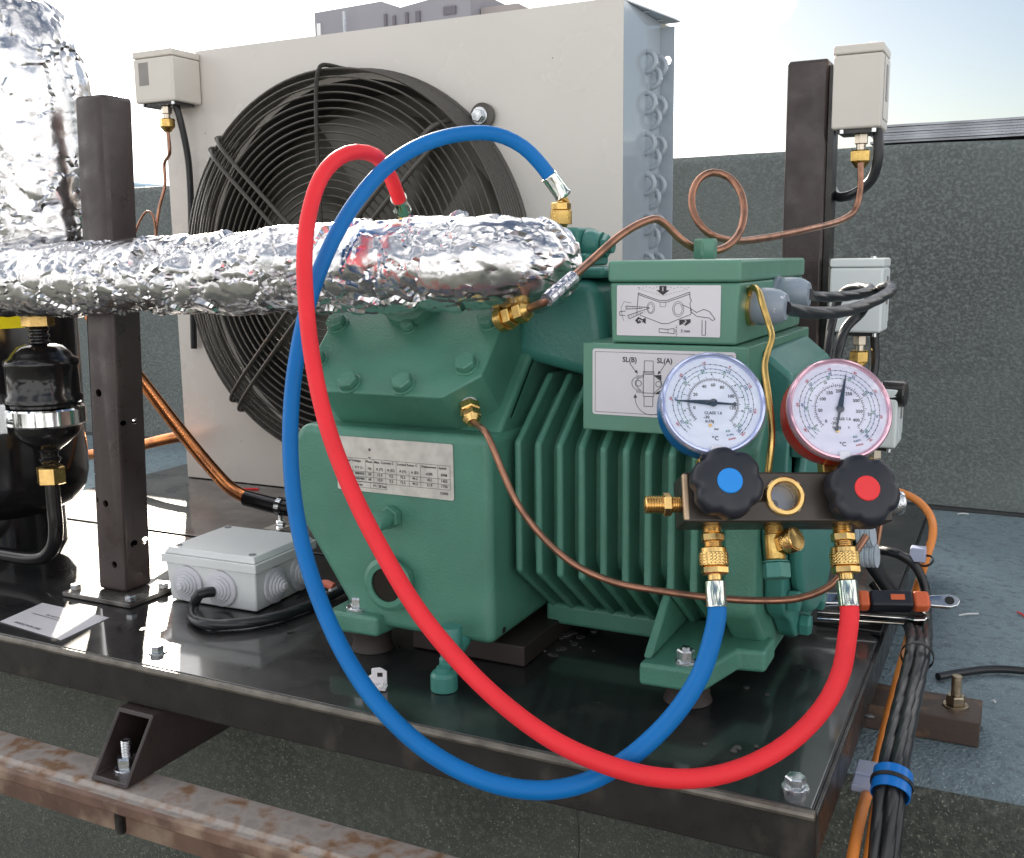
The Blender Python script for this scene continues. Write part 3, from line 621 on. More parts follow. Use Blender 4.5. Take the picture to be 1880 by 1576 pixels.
# name plate on the crankcase
a = at(617, 799, y=.0995); W, H = .1145, .0465
m = frame((a.x, .0996, a.z - H - .0003), (1, 0, 0), (0, 0, 1), (0, -1, 0)); NP = plate('name_plate', W, H, m, ALUP, cp)
P_ = Print(frame((a.x, .0988, a.z - H - .0003), (1, 0, 0), (0, 0, 1), (0, -1, 0)))
x0, x1 = .003, W - .003; ys = [.0285, .0215, .0172, .0128, .0085]; xc = [x0, .0165, .0295, .0375, .0495, .060, .0725, .0835, .100, x1]
for y in (ys[0], ys[2], ys[3], ys[4]): P_.line(INK, x0, y, x1, y, .00028)
for i, x in enumerate(xc):
    P_.line(INK, x, ys[0] if i in (0, 2, 3, 5, 7, 8, 9) else ys[1], x, ys[4], .00025)
P_.text(INK, 'Nominal Voltage', x0 + .0008, .0262, .0031, ax='LEFT'); P_.text(INK, 'Phase', .0300, .0262, .0028, ax='LEFT'); P_.text(INK, 'Max. Current C', .0383, .0262, .0030, ax='LEFT'); P_.text(INK, 'Locked Rotor C', .0608, .0262, .0030, ax='LEFT'); P_.text(INK, 'Displacement', .0843, .0262, .0026, ax='LEFT'); P_.text(INK, 'Speed', .1008, .0262, .0030, ax='LEFT')
rows = (('V 3~', 'V Y 3~', 'Hz', 'A (Y)', 'A (D)', 'A (Y)', 'A (D)', 'm3/h', 'RPM'), ('220/240', '380/420', '50', '15.9', '9.2', '75.5', '44.2', '18.1', '1450'), ('265/290', '440/480', '60', '15.9', '9.2', '75.5', '44.2', '21.9', '1750'))
for j, rw in enumerate(rows):
    for i, t in enumerate(rw): P_.text(INK, t, (xc[i] + xc[i + 1]) / 2, (ys[1] + ys[2]) / 2 + .0004 - .0044 * j + (.0006 if j == 0 else 0), .0031)
P_.rect(INK, x0, .0035, .050, .0082, .00025); P_.text(INK, 'IP 65  HP/LP max', x0 + .001, .0058, .0031, ax='LEFT'); P_.text(INK, '19 / 28 bar', .036, .0058, .0031, ax='LEFT'); P_.line(INK, .034, .0035, .034, .0082, .00025)
P_.ring(INK, .034, .0365, .0008, .0009); P_.text(INK, '1/2005', x1 - .006, .0052, .0028); P_.text(INK, 'bar', .034, .0298, .0022)
P_.build(NP)
# sight glass, plug valve, feet
p = at(722, 1068, y=.100); g = G(); m = axis_frame(p, (0, -1, 0)); g.hexa(.0235, 0, .009, m, ch=.1); g.lathe([(.0235, .009), (.0195, .0115), (.0148, .0115), (.0148, .0092)], m, 40, cap=False); sg = g.build('sight_glass', GREEN, cp, angle=25)
g = G(); g.lathe([(.0001, .0096), (.0148, .0096)], m, 40, cap=False); g.build('glass', mat('dark_oil_glass', (.012, .008, .006), .08), sg, smooth=False)
p = at(722, 948, y=.100); m = axis_frame(p, (-.10, -1, .0)); g = G(); g.hexa(.0100, 0, .008, m, ch=.12); g.lathe([(.0066, .008), (.0066, .013), (.0083, .0135), (.0083, .024), (.0076, .0255), (.0001, .0257)], m, 28, cap=False); g.build('service_plug', GREEN, cp)
g = G(); p = V((-.277, .12, .034)); g.lathe([(.0001, .0006), (.003, .0006)], axis_frame(p, (1, 0, 0)), 16, cap=False); g.build('drain_mark', DARK, cp, smooth=False)
def foot(pts, z0, z1): g = G(); g.prism(pts, z0, z1); return g.build('foot', GREEN, cp, bevel=.0035, seg=3)
foot([(-.435, .088), (-.383, .090), (-.377, .135), (-.372, .175), (-.425, .175), (-.435, .14)], .0205, .0385)
g = G(); g.prism([(-.3975, .0385), (-.3800, .0385), (-.378, .075), (-.397, .075)], -.155, -.107, TOY); g.build('foot_web', GREEN, cp, bevel=.004, seg=3)
foot([(-.148, .089), (-.100, .092), (-.086, .146), (-.066, .150), (-.066, .185), (-.080, .185), (-.09, .20), (-.145, .20)], .0205, .0385)
g = G(); g.add([(-.148, .098, .0387), (-.148, .20, .0387), (-.148, .22, .085), (-.148, .158, .085), (-.141, .098, .0387), (-.141, .20, .0387), (-.141, .22, .085), (-.141, .158, .085)], [(0, 1, 2, 3), (7, 6, 5, 4), (0, 4, 5, 1), (1, 5, 6, 2), (2, 6, 7, 3), (3, 7, 4, 0)]); g.build('foot_rib', GREEN, cp, bevel=.002)
foot([(-.435, .36), (-.383, .36), (-.383, .43), (-.435, .43)], .0205, .0385); foot([(-.148, .33), (-.09, .33), (-.09, .42), (-.148, .42)], .0205, .0385)
p = at(657, 1117, z=.0387); hexbolt(cp, p, .0066, .011, STEEL, washer=1.5, name='foot_bolt')
p = at(1259, 1216, z=.0387); stud_nut(cp, p, .0068, .0105, STEEL, rs=.0035, hs=.0125, name='foot_bolt')
for (x, y) in ((-.405, .115), (-.12, .125), (-.41, .40), (-.12, .38)):
    g = G(); g.lathe([(.019, 0.0005), (.017, .006), (.017, .014), (.019, .0203)], Matrix.Translation((x, y, 0)), 32); g.build('rubber_mount', RUBBER, cp)
# angle valve hanging at the sump
g = G(); m = Matrix.Translation((-.3035, .078, 0)); g.lathe([(.0085, .022), (.0092, .024), (.0092, .046), (.0086, .0475), (.0001, .0478)], m, 30); g.hexa(.0098, .012, .022, m)
vv = g.build('oil_valve', TEAL, cp); g = G(); m = Matrix.Translation((-.3015, .062, 0)); g.knurl(.0108, .0006, .0125, m, a=.0002); g.lathe([(.0108, .0126), (.009, .0155), (.006, .0165), (.006, .019)], m, 28); g.build('valve_cap', TEAL, vv)
g = G(); g.tube([V((-.302, .064, .017)), V((-.3035, .078, .018)), V((-.305, .105, .028))], .0055, 12); g.build('valve_neck', TEAL, vv)
bk = thing('support_block', (-.33, .16, 0), 'black flat block on the deck under the compressor crankcase', 'block'); g = G(); g.box((-.372, .128, .0005), (-.262, .30, .0185)); g.build('block', RUBBER, bk, bevel=.0015)
g = G(); 
for i in range(46):
    p = V((-.27 + random.gauss(0, .018), .20 + random.gauss(0, .02), .001)) if i < 40 else V((-.085 + random.uniform(-.03, .035), .08 + random.uniform(-.03, .09), .0005))
    a = random.uniform(0, PI); r_ = random.uniform(.0015, .006); pts = [(p.x + r_ * random.uniform(.4, 1) * math.cos(a + k * 1.05), p.y + r_ * random.uniform(.4, 1) * math.sin(a + k * 1.05)) for k in range(6)]
    g.prism(pts, .0003, .0008 + random.uniform(0, .0008))
tag(g.build('dirt_flakes', TARCRUST, smooth=False), 'flaking grey dirt crust on the deck by the right foot', 'dirt', kind='stuff')
# cable glands on the terminal box right face
def gland(p, ax, sc=1.0, ring=BRASS):
    m = axis_frame(p, ax); g = G()
    g.lathe([(.0150 * sc, 0), (.0150 * sc, .003 * sc)], m, 28); r0 = g.build('locknut', ring, tb)
    g = G(); n = 20; pr = [(.0125, .003), (.0135, .006), (.0135, .015), (.0125, .022), (.0095, .027), (.007, .0272)]
    vs = []
    for (r, z) in pr:
        for k in range(n * 2):
            a = PI * k / n; q = r * sc * (1 + (.035 if k % 2 and z < .02 else 0)); vs.append((q * math.cos(a), q * math.sin(a), z * sc))
    nn = 2 * n; fs = [(i * nn + k, i * nn + (k + 1) % nn, (i + 1) * nn + (k + 1) % nn, (i + 1) * nn + k) for i in range(5) for k in range(nn)] + [tuple(range(5 * nn, 6 * nn))]
    g.add(vs, fs, m); return g.build('cable_gland', GLAND, tb, angle=50)
g1 = at(1378, 562, x=-.0885); gland(g1, (1, -.05, -.02))
g2 = at(1425, 540, x=-.0885); gland(g2, (1, -.05, 0), ring=GLAND)

# head fittings ---------------------------------------------------------------
def flare(p, ax, parent, sc=1.0, tape=True, mt=BRASS, name='flare_nut'):
    m = axis_frame(p, ax); g = G()
    if tape: gt = G(); gt.lathe([(.0072 * sc, -.004 * sc), (.0074 * sc, .001 * sc)], m, 20); gt.build('sealing_tape', WHITEP, parent)
    g.hexa(.0088 * sc, .0012 * sc, .010 * sc, m, ch=.12); g.lathe([(.006 * sc, .0101 * sc), (.006 * sc, .011 * sc)], m, 20); g.hexa(.0082 * sc, .0112 * sc, .018 * sc, m, ch=.1); g.lathe([(.0074 * sc, .0181 * sc), (.0045 * sc, .0225 * sc), (.0030 * sc, .0226 * sc)], m, 24)
    return g.build(name, mt, parent, angle=25)
fitax = V((.55, -.55, -.62)).normalized()
p0 = at(860, 742, y=.118); ct = thing('capillary_tube', p0, 'thin brown copper capillary curving from head nut to the gauge manifold', 'copper pipe')
flare(p0, (.45, -.55, -.50), ct, 1.0)
def dpath(lst, step=.006): return spline([at(a, b, d=c) for a, b, c in lst], step)
pts = spline([p0 + V((.45, -.55, -.50)).normalized() * .021] + [at(a, b, d=c) for a, b, c in ((895, 800, .782), (920, 860, .775), (950, 925, .77), (1000, 990, .765), (1060, 1040, .757), (1130, 1070, .75), (1210, 1085, .742), (1300, 1097, .735), (1400, 1103, .728), (1470, 1098, .722), (1525, 1075, .718), (1560, 1030, .72), (1590, 985, .73))], .006)
g = G(); g.tube(pts, .0026, 12); g.build('tube', COPPERD, ct)
# second capillary with loop to the upper pressure switch
p1 = at(930, 583, y=.122); lc = thing('capillary_loop', p1, 'brown copper capillary with a round loop above the terminal box', 'copper pipe')
ax = (at(985, 562, y=.112) - p1).normalized(); m = axis_frame(p1, ax); g = G(); g.hexa(.0098, .002, .010, m, ch=.1); g.lathe([(.0105, -.006), (.0105, .0018)], m, 24); g.lathe([(.0062, .010), (.0062, .0135)], m, 20); g.hexa(.0092, .0137, .0225, m, ch=.1); g.lathe([(.007, .0226), (.0035, .027)], m, 20); g.build('flare_nut', BRASSD, lc, angle=25)
pts = spline([p1 + ax * .026] + [at(a, b, d=c) for a, b, c in ((1008, 549, .755), (1045, 515, .772), (1090, 475, .80), (1140, 432, .815), (1180, 409, .83), (1207, 403, .84), (1225, 415, .845), (1250, 440, .85), (1285, 460, .86), (1325, 458, .87), (1355, 432, .885), (1366, 390, .90), (1358, 350, .91), (1335, 324, .92), (1308, 317, .92), (1283, 330, .915), (1270, 362, .91), (1276, 398, .905), (1300, 428, .90), (1345, 442, .92), (1400, 438, .96), (1480, 422, 1.02), (1545, 404, 1.08), (1570, 385, 1.10), (1579, 350, 1.105), (1580, 300, 1.105))], .005)
g = G(); g.tube(pts, .0033, 14); g.build('tube', COPPERD, lc)
pts2 = [p for p in spline([at(a, b, d=c) for a, b, c in ((1004, 551, .753), (1022, 535, .760), (1052, 510, .775))], .003)]
g = G(); g.tube(pts2, [.0052 + .0009 * noise.noise(p * 300) for p in pts2], 14); g.build('foil_wrap', FOILT, lc, smooth=False)

# ================================================================== FOIL PIPES
def foil_tube(name, path, rads, label, parent=None, step=.0022, seg=110, amp=1.0, seed=0, bias=0.0):
    P = spline(path, step); L = len(P); vs = []; fs = []; x = None
    tot = L - 1
    for i in range(L):
        t = (P[min(i + 1, L - 1)] - P[max(i - 1, 0)]).normalized()
        if x is None: ref = V((0, 0, 1)) if abs(t.z) < .9 else V((1, 0, 0)); x = ref.cross(t).normalized()
        x = (x - t * x.dot(t)).normalized(); y = t.cross(x); s = i / tot
        rr = rads[min(int(s * (len(rads) - 1)), len(rads) - 2)]; r2 = rads[min(int(s * (len(rads) - 1)) + 1, len(rads) - 1)]; fr_ = s * (len(rads) - 1) - min(int(s * (len(rads) - 1)), len(rads) - 2); R_ = rr + (r2 - rr) * fr_
        for k in range(seg):
            a = 2 * PI * (k + (.5 if i % 2 else 0)) / seg + random.uniform(-.15, .15) * 2 * PI / seg
            q = P[i] + (x * math.cos(a) + y * math.sin(a)) * R_
            qq = q + V((seed, 0, 0)) + V((noise.noise(q * 55), noise.noise(q * 55 + V((5, 0, 0))), noise.noise(q * 55 + V((0, 9, 0))))) * .008
            d = .0016 * noise.noise(q * 14 + V((seed, 2, 2)))
            cr_ = max(.25, min(1.25, .75 + 1.3 * noise.noise(q * 7 + V((9, seed, 0))) + .5 * bias * s))
            for sc_, k_ in ((30, .24), (72, .24)):
                vd, vp = noise.voronoi(qq * sc_); c_ = V(vp[0]); tv = noise.cell_vector(c_ * 31.7) - V((.5, .5, .5))
                d += k_ * cr_ * tv.dot(qq * sc_ - c_) / sc_ - .0007 * cr_ * max(0, .14 - (vd[1] - vd[0])) / .14 * (36 / sc_)
            d *= amp
            vs.append(q + (x * math.cos(a) + y * math.sin(a)) * d + t * random.uniform(-.0004, .0004))
    for i in range(L - 1):
        for k in range(seg):
            k2 = (k + 1) % seg; a, b, c, d = i * seg + k, i * seg + k2, (i + 1) * seg + k2, (i + 1) * seg + k
            if i % 2: fs += [(a, b, c), (a, c, d)]
            else: fs += [(a, b, d), (b, c, d)]
    vs.append(P[0]); vs.append(P[-1])
    for k in range(seg): fs.append((len(vs) - 2, (k + 1) % seg, k)); fs.append((len(vs) - 1, (L - 1) * seg + k, (L - 1) * seg + (k + 1) % seg))
    g = G(); g.add(vs, fs); return g.build(name, FOIL, parent, smooth=True, angle=22)
fp = thing('foil_wrapped_pipe', (-.55, .11, .33), 'thick horizontal pipe wrapped in crumpled aluminium foil above the compressor', 'insulated pipe')
foil_tube('foil_wrap', [(-.93, .085, .300), (-.90, .095, .318), (-.85, .104, .322), (-.70, .109, .325), (-.55, .111, .329), (-.40, .111, .334), (-.33, .112, .336), (-.285, .120, .337), (-.262, .140, .335), (-.256, .165, .330)],
          [.030, .036, .0355, .0355, .035, .035, .0355, .036, .0365, .0375, .0375, .0375, .036], None, fp, bias=1.0)
for (xx, rr) in ((-.437, .0362),):
    g = G(); pts = []
    for k in range(40): a = 2 * PI * k / 40; pts.append(V((xx + .004 * math.sin(a) + .001 * noise.noise(V((k, 0, 0))), .111 + rr * math.cos(a), .331 + rr * math.sin(a))))
    g.tube(pts, .0006, 6, closed=True); g.build('foil_seam', FOILT, fp)
fv = thing('foil_wrapped_riser', (-.80, .13, .34), 'thick vertical pipe lagged in crumpled foil at the left edge', 'insulated pipe')
foil_tube('foil_wrap', [(-.826, .165, .338), (-.828, .165, .37), (-.828, .162, .42), (-.830, .155, .50), (-.832, .150, .555), (-.836, .150, .568), (-.850, .150, .585), (-.860, .150, .66)],
          [.055, .063, .064, .063, .062, .061, .060, .059, .057, .053, .036, .035, .037, .037], None, fv, seed=4)

# ================================================================== CONDENSER
CY = .608; CX0, CX1, CZ = -1.0865, -.353, .645
FC = V((-.745, CY, .325)); FR = .262
cu_ = thing('condenser_unit', (-.72, .7, 0), 'beige finned condenser casing with round black fan guard', 'condenser')
# front sheet with a round opening
g = G(); n = 96; ri = .256; inner = []; outer = []
for k in range(n):
    a = 2 * PI * k / n; c, s_ = math.cos(a), math.sin(a); inner.append((FC.x + ri * c, FC.z + ri * s_))
    tx = (CX1 - FC.x) / c if c > 1e-9 else ((CX0 - FC.x) / c if c < -1e-9 else 1e9); tz = (CZ - FC.z) / s_ if s_ > 1e-9 else ((.0015 - FC.z) / s_ if s_ < -1e-9 else 1e9)
    t = min(tx, tz); outer.append((FC.x + t * c, FC.z + t * s_))
vs = [(x, CY, z) for x, z in inner] + [(x, CY, z) for x, z in outer] + [(x, CY + .003, z) for x, z in inner]; fs = []
corners = [(CX1, CZ), (CX0, CZ), (CX0, .0015), (CX1, .0015)]
for k in range(n): k2 = (k + 1) % n; fs.append((n + k, n + k2, k2, k)); fs.append((k, k2, 2 * n + k2, 2 * n + k))
base = len(vs); ci = []
for c in corners: vs.append((c[0], CY, c[1]))
for j, c in enumerate(corners):
    ang = math.atan2(c[1] - FC.z, c[0] - FC.x) % (2 * PI); k = int(ang / (2 * PI) * n); fs.append((n + k, base + j, n + (k + 1) % n))
g.add(vs, fs); g.build('front_panel', BEIGE, cu_, smooth=False)
g = G(); g.box((CX0, CY + .0005, 0.0015), (CX0 + .002, .80, CZ)); g.build('side_panel', BEIGE, cu_)
g = G(); g.box((CX0 + .0025, CY + .0005, CZ - .002), (CX1 - .002, .80, CZ)); g.build('top_panel', BEIGE, cu_)
g = G(); g.box((CX1 - .0015, CY + .0005, .0015), (CX1, .748, CZ - .004)); g.build('tube_sheet', BLUEGREY, cu_)
g = G(); g.box((CX1 - .0015, .7485, .0015), (CX1 + .0185, .7505, CZ - .010)); o = g.build('rear_flange', BLUEGREY, cu_)
g = G(); g.prism([(CX1 - .0015, CY + .001), (CX1 + .022, .7445), (CX1 + .023, .762), (CX1 - .0015, .762)], CZ - .0035, CZ - .0015); g.build('top_flange', BLUEGREY, cu_)
cut(o, [G().lathe([(.0058, -.01), (.0058, .01)], axis_frame(at(1225, 112, y=.7495), (0, -1, 0)), 24)])
for px, py in ((1187, 22), (1211, 38)):
    p = at(px, py, z=CZ - .0040); g = G(); g.lathe([(.0001, 0), (.005, 0)], Matrix.Translation(p), 20, cap=False); g.build('screw_slot', STICK, cu_, smooth=False)
bend0 = None
for rowi, (yy, zo) in enumerate(((.692, 0), (.711, -.017), (.7335, 0))):
    for k in range(13):
        zc = .5835 - zo * -1 - .0505 * k
        if zc < .02: continue
        if bend0 is None:
            g = G(); m = frame((CX1, yy, zc), (1, 0, 0), (0, 0, 1), (0, -1, 0)); g.torus((0, 0, 0), .0122, .0034, m, n=18, k=10, a0=-PI / 2, a1=PI / 2)
            bend0 = g.build('return_bend', BLUEGREY, cu_); b0 = (yy, zc)
        else: copy_at(bend0, (0, yy - b0[0], zc - b0[1]), cu_)
# coil fins far inside the opening + shroud
g = G(); g.box((CX0 + .01, .742, .02), (CX1 - .005, .746, CZ - .02)); g.build('coil_back', mat('coil_flare_tint', (.16, .155, .13), .5, bump=.001, bscale=200), cu_, smooth=False)  # coil colour raised to hold some of the flare veil
g = G(); m = axis_frame((FC.x, CY + .002, FC.z), (0, 1, 0)); g.lathe([(ri + .001, -.004), (ri - .004, .002), (ri - .010, .02), (ri - .010, .07)], m, 96, cap=False); g.build('shroud_ring', DARK, cu_)
g = G(); m = axis_frame((FC.x, CY - .0005, FC.z), (0, -1, 0)); g.lathe([(.268, 0), (.268, .010), (.2655, .010), (.2655, 0)], m, 128, cap=False); g.build('guard_rim', WIREB, cu_)
# fan
fan = G(); m0 = axis_frame((FC.x, .655, FC.z), (0, -1, 0)); fan.lathe([(.055, -.02), (.055, .04), (.050, .05), (.03, .054), (.0001, .055)], m0, 40, cap=False); fan = fan.build('fan_motor', FANB, cu_)
for k in range(5):
    g = G(); vs = []; fs = []
    for i in range(9):
        r_ = .05 + .17 * i / 8
        for j in range(6):
            a = k * 2 * PI / 5 + (j / 5 - .5) * (.85 - .02 * i) + .35 * (i / 8); vs.append(m0 @ V((r_ * math.cos(a), r_ * math.sin(a), -.01 + (j / 5 - .5) * .05)))
    for i in range(8):
        for j in range(5): a = i * 6 + j; fs.append((a, a + 1, a + 7, a + 6))
    g.add(vs, fs); b_ = g.build('fan_blade', FANB, cu_); b_.modifiers.new('s', 'SOLIDIFY').thickness = .003
# wire guard: front rings and side rings
fg = cu_
GY = .545
def ring_wire(r, y, w=.0014):
    g = G(); m = frame((FC.x, y, FC.z), (1, 0, 0), (0, 0, 1), (0, -1, 0)); g.torus((0, 0, 0), r, w, m, n=96, k=6); return g.build('ring_wire', WIREB, fg)
nr = 23
for i in range(nr):
    r_ = .028 + (FR - .010 - .028) * i / (nr - 1); ring_wire(r_, GY - .012 * (1 - (r_ / FR) ** 2) + (.004 if r_ > .235 else 0))
for i in range(9): ring_wire(FR + .001 + .0005 * i, GY + .009 + .0063 * i, .0018)
ring_wire(FR + .006, GY + .060, .0034)
def spoke(a, two=True, ext=False, dip=0.0):
    ca, sa = math.cos(a), math.sin(a)
    for off in ((-.0095, .0095) if two else (0,)):
        pt = lambda r, y: V((FC.x + r * ca - off * sa, y, FC.z + r * sa + off * ca))
        P0 = [pt(.035, GY - .018), pt(.13, GY - .015), pt(.215, GY - .010), pt(FR - .012, GY - .004), pt(FR + .004, GY + .004), pt(FR + .008, GY + .014), pt(FR + .010, CY - .003)]
        g = G(); g.tube(spline(P0, .006), .0029, 10); g.build('guard_arm', WIREB, fg)
for a in (138, 226, 318): spoke(math.radians(a))
spoke(math.radians(92), False); spoke(math.radians(92), False)
# upper right arm runs out to a bolted eye on the panel
ez = at(884, 213, y=CY - .010)
for off in (-1, 1):
    ca, sa = math.cos(math.radians(45)), math.sin(math.radians(45)); o_ = V((-sa, 0, ca)) * .0095 * off
    P0 = [FC + V((.035 * ca, 0, .035 * sa)) + o_ + V((0, GY - .018 - CY, 0)), FC + V((.15 * ca, GY - .016 - CY, .15 * sa)) + o_, FC + V((.215 * ca, GY - .011 - CY, .215 * sa)) + o_, FC + V((.242 * ca, GY - .004 - CY, .242 * sa)) + o_, FC + V((.262 * ca, -.02, .262 * sa)) + o_ * .9, ez + V((-.018, .002, -.010)) + o_ * .9, ez + V((.0, 0, 0)) + o_ * .9]
    g = G(); g.tube(spline(P0, .005), .0032, 10); g.build('guard_arm', WIREB, fg)
g = G(); m = axis_frame(ez + V((0, .006, 0)), (0, -1, 0)); g.lathe([(.0165, 0), (.0165, .006), (.012, .007)], m, 32); g.build('mounting_eye', WIREB, fg)
hexbolt(fg, ez + V((-.002, -.0015, 0)), .0085, .009, STEEL, (0, -1, 0), name='guard_bolt')
g = G(); m = axis_frame((FC.x, GY - .010, FC.z), (0, -1, 0)); g.lathe([(.034, 0), (.034, .003), (.026, .006), (.0001, .007)], m, 36, cap=False); g.build('hub_cap', mat('rusty_hub', (.16, .10, .07), .5), fg)

# ================================================================== POSTS
def post(x0, x1, y0, y1, z1, lean, name_label, holes, w=.0):
    base = V(((x0 + x1) / 2, (y0 + y1) / 2, 0)); r = thing('steel_post', base, name_label, 'post')
    g = G(); vs = []
    for z in (.006, z1):
        dx = lean * z / z1
        vs += [(x0 + dx, y0, z), (x1 + dx, y0, z), (x1 + dx, y1, z), (x0 + dx, y1, z)]
    g.add(vs, [(0, 3, 2, 1), (4, 5, 6, 7), (0, 1, 5, 4), (1, 2, 6, 5), (2, 3, 7, 6), (3, 0, 4, 7)]); g.build('column', BROWNP, r, bevel=.004, seg=3)
    return r
pl = post(-.750, -.711, .122, .158, .497, .020, 'dark brown steel post standing on its base plate beside the foil pipes', None)
g = G(); g.prism([(-.778, .100), (-.683, .100), (-.683, .172), (-.778, .172)], .0005, .0055); g.build('base_plate', mat('worn_plate', (.06, .055, .05), .3, rvar=.2, vscale=30, color2=(.28, .26, .24), c2scale=24, c2lo=.5, c2hi=.72), pl, bevel=.0012)
for (px, py) in ((140, 1083), (240, 1104), (300, 1080)):
    hexbolt(pl, at(px, py, z=.006), .0058, .0062, STEEL, washer=0, name='base_bolt')
pcol = [c for c in pl.children if c.name.startswith('column')][0]
cuts = []
wl = .0028
ih = G(); vs = []
for z in (-.02, .52):
    dx = .020 * z / .497; vs += [(-.750 + wl + dx, .122 + wl, z), (-.711 - wl + dx, .122 + wl, z), (-.711 - wl + dx, .158 - wl, z), (-.750 + wl + dx, .158 - wl, z)]
ih.add(vs, [(0, 3, 2, 1), (4, 5, 6, 7), (0, 1, 5, 4), (1, 2, 6, 5), (2, 3, 7, 6), (3, 0, 4, 7)])
cuts.append(ih)
for (px, py, r_) in ((147, 601, .0022), (181, 722, .0040), (173, 872, .0020), (178, 918, .0022), (194, 925, .0036), (210, 1037, .0036)):
    cuts.append(G().lathe([(r_, -.01), (r_, .01)], axis_frame(at(px, py, y=.122), (0, -1, 0)), 20))
for (px, py, r_) in ((226, 777, .0030), (247, 773, .0030), (246, 998, .0036), (266, 992, .0036)):
    p = at(px, py, x=-.711 + .016 * (1090 - py) / 900); cuts.append(G().lathe([(r_, -.10), (r_, .05)], axis_frame(p, (.72, -.62, -.04)), 20))
cut(pcol, cuts)
pr_ = post(-.157, -.112, .60, .64, .552, 0, 'tall black steel post behind the terminal box carrying the pressure switches', None)
g = G(); g.box((-.1115, .606, .006), (-.105, .636, .545)); g.build('switch_rail', BLACKP, pr_)

# ================================================================== PRESSURE SWITCHES
GRP = 'pressure switches mounted round the unit'
def pswitch(x0, x1, y0, y1, z0, z1, label, mt, window, nut=True, cablept=None):
    r = thing('pressure_switch', ((x0 + x1) / 2, (y0 + y1) / 2, z0), label, 'pressure switch', GRP)
    g = G(); g.box((x0, y0, z0), (x1, y1, z1 - .010)); g.build('casing', mt, r, bevel=.003, seg=3)
    g = G(); g.box((x0 - .0004, y0 - .0004, z1 - .0097), (x1 + .0004, y1 + .0004, z1)); g.build('cover', mt, r, bevel=.002, seg=2)
    if window == 'front':
        g = G(); g.box((x0 + .011, y0 - .0006, z0 + .024), (x0 + .030, y0 - .0001, z0 + .056)); g.build('scale_window', GREYFACE, r, bevel=.0003)
        g = G(); g.box((x0 + .003, y0 - .0004, z0 + .004), (x1 - .004, y0 + .0005, z1 - .012)); g.build('cover_plate', mt, r, bevel=.0004)
    else:
        g = G(); g.box((x1 + .0001, y0 + .014, z0 + .010), (x1 + .001, y1 - .006, z1 - .012)); g.build('cover_plate', mt, r, bevel=.0006)
        g = G(); g.box((x1 + .0010, y0 + .024, z0 + .030), (x1 + .0018, y0 + .036, z1 - .020)); g.build('scale_window', GREYFACE, r)
    cx, cy = (x0 + x1) / 2 + .004, (y0 + y1) / 2 - .01
    g = G(); g.box((x0 + .006, y0 + .006, z0 - .004), (x1 - .006, y1 - .010, z0 - .0002)); g.build('bottom_plate', BLACKP, r)
    for sx in (x0 + .008, x1 - .010):
        g = G(); g.lathe([(.0026, -.004), (.0026, 0)], Matrix.Translation((sx + .003, y0 + .004, z0 - .0005)), 12); g.build('screw', STEEL, r)
    g = G(); g.lathe([(.0035, 0), (.0035, .002)], Matrix.Translation((x1 - .012, y0 + .010, z1 + .0002)), 14); g.build('screw', STEEL, r)
    m = Matrix.Translation((cx, cy, z0 - .0042)) @ Matrix.Rotation(PI, 4, 'X')
    g = G(); g.hexa(.0075, 0, .011, m, ch=.08); g.lathe([(.0052, .011), (.0052, .017)], m, 20); g.build('connector', mat('pale_connector', (.62, .55, .45), .3, metal=.9) if 'pale_connector' not in MATS else MATS['pale_connector'], r)
    g = G(); g.hexa(.0112, .0172, .030, m, ch=.1); g.lathe([(.0095, .0301), (.0050, .036), (.0036, .0362)], m, 24); g.build('flare_nut', BRASSD, r, angle=25)
    return r, V((cx, cy, z0 - .040))
psr, conr = pswitch(-.104, -.053, .58, .64, .473, .560, 'grey pressure switch at the top of the tall black post', SWITCH, 'side')
psm, conm = pswitch(-.099, -.043, .58, .64, .254, .335, 'white pressure switch behind the loop of black cable, middle of the post', SWITCHW, 'side')
psl, conl = pswitch(-1.086, -1.010, .550, .606, .568, .640, 'beige pressure switch on the upper left corner of the condenser', SWITCH, 'front')
psb, conb = pswitch(-.074, -.020, .56, .62, .130, .195, 'lowest white pressure switch with black knob, behind the red gauge', SWITCHW, 'none')
g = G(); g.lathe([(.014, 0), (.014, .022), (.012, .024)], axis_frame(at(1622, 722, y=.575), (1, -.1, 0)), 28); g.build('reset_knob', BLACKP, psb)
# cables and capillaries to the switches
def cable(name, pts, r, mt, label, cat='cable', twist=False, step=.006, group=None, parent=None):
    P = spline(pts, step)
    if twist:
        x = None; g = G()
        for s in range(3):
            Q = []; x = None
            for i, p in enumerate(P):
                t = (P[min(i + 1, len(P) - 1)] - P[max(i - 1, 0)]).normalized()
                if x is None: x = (V((0, 0, 1)) if abs(t.z) < .9 else V((1, 0, 0))).cross(t).normalized()
                x = (x - t * x.dot(t)).normalized(); y = t.cross(x); a = i * step / .085 * 2 * PI + s * 2 * PI / 3; Q.append(p + (x * math.cos(a) + y * math.sin(a)) * r * .17)
            g.tube(Q, r * .85, 14)
    else: g = G(); g.tube(P, r, 12)
    o = g.build(name, mt, parent)
    if label: tag(o, label, cat, group)
    return o
cable('switch_cable', [at(1612, 238, y=.60), at(1612, 290, y=.60), at(1600, 330, y=.605), at(1570, 355, y=.61), at(1540, 362, y=.625), at(1530, 350, y=.645)], .0055, CABLE, 'short black cable looping from the top pressure switch back to the post')
cable('switch_cable', [at(322, 190, y=.575), at(332, 225, y=.58), at(345, 290, y=.59), at(350, 360, y=.595), at(352, 470, y=.598), at(356, 640, y=.60)], .0050, CABLE, 'black cable hanging down from the beige switch on the condenser')
